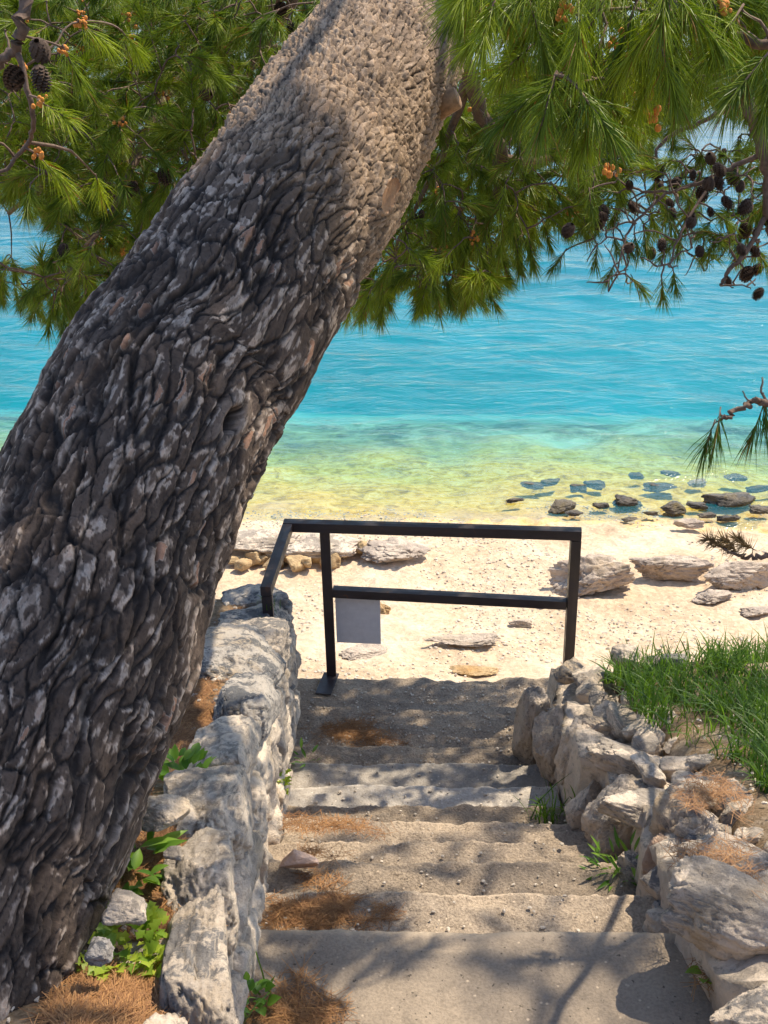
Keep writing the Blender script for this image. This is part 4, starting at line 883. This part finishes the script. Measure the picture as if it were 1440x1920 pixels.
zs = lambda k_: 5.5 - EDGE[k_][1] + .002
litter('needle_litter', [(488, 1700), (540, 1680), (640, 1678), (720, 1705), (720, 1742), (488, 1742)], 1500, zs(1), 151, 'thick orange pine needle heap in the corner of the step below the slab', .05)
litter('needle_litter', [(505, 1585), (640, 1590), (640, 1612), (505, 1612)], 160, zs(2), 152, 'thin scatter of needles on the step with the pinkish stone')
litter('needle_litter', [(505, 1625), (640, 1635), (640, 1668), (560, 1665)], 130, zs(2), 162, 'few orange needles on the step beside the pinkish stone')
litter('needle_litter', [(520, 1535), (560, 1530), (720, 1545), (700, 1572), (520, 1565)], 520, zs(3), 153, 'golden needles drifted along a middle step by the wall')
litter('needle_litter', [(568, 1345), (680, 1340), (755, 1375), (740, 1405), (568, 1405)], 1300, Z_LAND + .0, 154, 'dark rusty needle heap on the shaded landing at the top of pale steps', .05)
litter('needle_litter', [(490, 1840), (560, 1830), (640, 1900), (640, 1990), (455, 1990), (462, 1850)], 900, Z_SLAB, 155, 'orange needles fanned over the concrete slab at the wall foot', .04, .11)
litter('needle_litter', [(130, 1850), (330, 1790), (360, 1990), (60, 1990)], 7000, SL, 156, 'dense orange needle carpet at the foot of the trunk', .035)
litter('needle_litter', [(230, 1600), (330, 1560), (400, 1640), (370, 1740), (300, 1760), (200, 1720)], 6000, SL, 157, 'orange needle carpet between trunk and pale coping stones', .03)
litter('needle_litter', [(300, 1330), (400, 1260), (440, 1330), (400, 1440), (290, 1480)], 4000, SL, 158, 'brown needle litter behind the shaded coping stones', .03)
litter('needle_litter', [(410, 1160), (470, 1140), (470, 1200), (400, 1230)], 420, SL, 159, 'reddish needles on the wall top near the railing foot', .03)
litter('needle_litter', [(1250, 1462), (1340, 1455), (1400, 1500), (1380, 1530), (1280, 1510)], 480, on_surface(lambda x, y: right_z(x, y) + .045, 3.2), 160, 'rusty needle pile on top of the boulder wall beside the grass', .04)
litter('needle_litter', [(1260, 1590), (1440, 1570), (1460, 1680), (1300, 1660)], 420, on_surface(lambda x, y: right_z(x, y) + .03, 3.2), 161, 'needles among grit on the boulder wall above the big boulder', .03)
litter('needle_litter', [(1300, 1800), (1440, 1790), (1460, 1850), (1320, 1850)], 500, Z_SLAB + .04, 163, 'needles caught between the two lowest boulders by the slab', .05)

def leaf_shape(L, Wd, lobed=False):
    n = 7; t_ = np.linspace(0, 1, n); w = np.sin(np.pi * t_ ** .8) * Wd / 2 * (1 + (.35 * np.cos(t_ * 18) if lobed else 0)); V = []
    for a, b_ in zip(t_, w): V += [(a * L, -b_, .12 * L * (a - a * a) * 2 + abs(b_) * .4), (a * L, 0, .12 * L * (a - a * a) * 2), (a * L, b_, .12 * L * (a - a * a) * 2 + abs(b_) * .4)]
    V = np.array(V); F_ = grid_faces(n, 3); return V, F_
def weed(name, c, n, L, Wd, seed, label, spread=.06, lobed=False, rise=.05, group=None, cat='plant'):
    rg = np.random.default_rng(seed); root = empty(name, Vector(c), label, cat, group); V, F_ = leaf_shape(L, Wd, lobed)
    variants = [mesh_np('leaf', V, F_, M['leaf_light' if lobed else 'leaf'], True, np.full((len(V), 3), q)) for q in (.1, .4, .7, 1.0)]
    for k_ in range(n):
        o = obj('leaf', variants[rg.integers(4)], root); a = rg.uniform(0, 6.283); r_ = spread * math.sqrt(rg.uniform(0, 1)); o.location = (r_ * math.cos(a), r_ * math.sin(a), rg.uniform(.0, rise))
        o.rotation_euler = (rg.normal(0, .3), -rg.uniform(.0, .9), a + rg.normal(0, .6)); sc = rg.uniform(.6, 1.15); o.scale = (sc, sc, sc)
    return root
def at_left(x, y, dz=.01): q = SL(np.array([x]), np.array([y]))[0]; return (q[0], q[1], q[2] + dz)
weed('weed', at_left(235, 1800), 170, .030, .026, 201, 'yellow green weed with small lobed leaves spreading beside the trunk', .085, True, .04)
weed('weed', at_left(345, 1465), 46, .045, .022, 202, 'dark green leafy weed growing behind grey coping stones', .06, False, .05)
weed('weed', at_left(262, 1610), 16, .080, .020, 203, 'weed with long narrow leaves at the trunk beside a grey coping stone', .05, False, .03)
weed('weed', at_left(240, 1670), 18, .060, .030, 204, 'broad leaved green weed above the flat white stone', .05, False, .03)
weed('weed', (PZ(475, 1900, 3.3) + [0, 0, .01]).tolist(), 22, .034, .026, 205, 'small round leaved weed at the wall foot on the slab', .035, False, .06)
weed('weed', (PZ(540, 1490, 2.72) + [-.02, 0, .02]).tolist(), 22, .040, .020, 206, 'bright green fern-like weed growing out of the low wall face', .02, True, .07)
weed('weed', (PZ(1165, 1665, 2.95) + [0, .02, .01]).tolist(), 70, .065, .011, 207, 'dark green weed rooted between boulders beside the lower steps', .07, False, .09)
weed('weed', (PZ(1255, 1850, 3.3) + [.08, 0, .0]).tolist(), 12, .04, .026, 208, 'little weed in the shadow under the big boulder', .03, False, .05)
weed('weed', (PZ(575, 1430, 2.4) + [0, 0, 0]).tolist(), 14, .05, .012, 209, 'thin dry weed on the left end of the pale steps', .05, False, .04)
def tuft(x, y, z, n, h, w, seed, label, sp=.03, lean=.8):
    c = PZ(x, y, z); rg = np.random.default_rng(seed); o = blades('grass_tuft', c[0] + rg.normal(0, sp, n), c[1] + rg.normal(0, sp, n), lambda a, b_: np.full_like(a, z), h, w, lean, seed, M['grass'], tuple(c)); return tag(o, label, 'grass tuft')
tuft(1020, 1540, 2.66, 16, .15, .007, 221, 'tuft of long bright grass blades at the crumbled end of a step', .03, .9)
tuft(1045, 1530, 2.70, 60, .08, .006, 222, 'dark green grass clump at the foot of a tall pale boulder', .05)
tuft(505, 1870, 3.3, 5, .17, .006, 223, 'few pale arching grass blades on needles at the slab corner', .02, 1.3)
tuft(500, 1135, 2.98, 14, .06, .003, 224, 'wispy grass around the short railing foot on the wall', .03)

# pebbles and gravel
def pebbles(name, pts, r0, r1, seed, mat, label, cat='pebbles'):
    rg = np.random.default_rng(seed); v, f = box_grid(2, 2, 2); d = v / np.linalg.norm(v, axis=1, keepdims=True); n = len(pts); k_ = len(d)
    s_ = (rg.uniform(r0, r1, n)[:, None] * rg.uniform(.6, 1.3, (n, 3))) * np.array([1, 1, .65]); jit = 1 + rg.normal(0, .15, (n, k_, 1))
    V = pts[:, None] + d[None] * s_[:, None] * jit; F_ = (f[None] + (np.arange(n) * k_)[:, None, None]).reshape(-1, 4)
    return tag(obj(name, mesh_np(name, V.reshape(-1, 3), F_, mat, False)), label, cat, None, 'stuff')
rg = np.random.default_rng(301)
bx = rg.uniform(-3.5, 5.5, 16000); by = rg.uniform(5.8, 10.9, 16000); kk = fbm(np.stack([bx * .9, by * .9, bx * 0], -1), 3, 8) > -.05; bx, by = bx[kk], by[kk]
pebbles('beach_gravel', np.stack([bx, by, beach_z(bx, by) + .002], 1), .004, .014, 302, M['grit'], 'pale gravel strewn over the beach')
pts = []
for k_ in range(1, 9):
    m = 60; x = rg.uniform(-.36, .72, m); y = rg.uniform(EDGE[k_ - 1][0] + .02, EDGE[k_][0] - .03, m); pts.append(np.stack([x, y, np.full(m, 5.5 - EDGE[k_][1] + .006)], 1))
m = 500; pts.append(np.stack([rg.uniform(-.38, .7, m), rg.uniform(4.0, 4.5, m), np.full(m, Z_LAND + .005)], 1))
pebbles('step_grit', np.concatenate(pts), .002, .0065, 303, M['grit'], 'grit and small stones lying on the steps and landing')
bx = rg.uniform(-1.4, -.5, 900); by = rg.uniform(1.0, 4.4, 900); pebbles('soil_pebbles', np.stack([bx, by, left_z(bx, by) + .004], 1), .003, .012, 304, M['grit'], 'small pebbles in the soil around the trunk foot')
bx = rg.uniform(.98, 1.3, 250); by = rg.uniform(1.6, 3.3, 250); pebbles('wall_grit', np.stack([bx, by, right_z(bx, by) + .01], 1), .002, .008, 305, M['grit'], 'grit on top of the boulder wall')
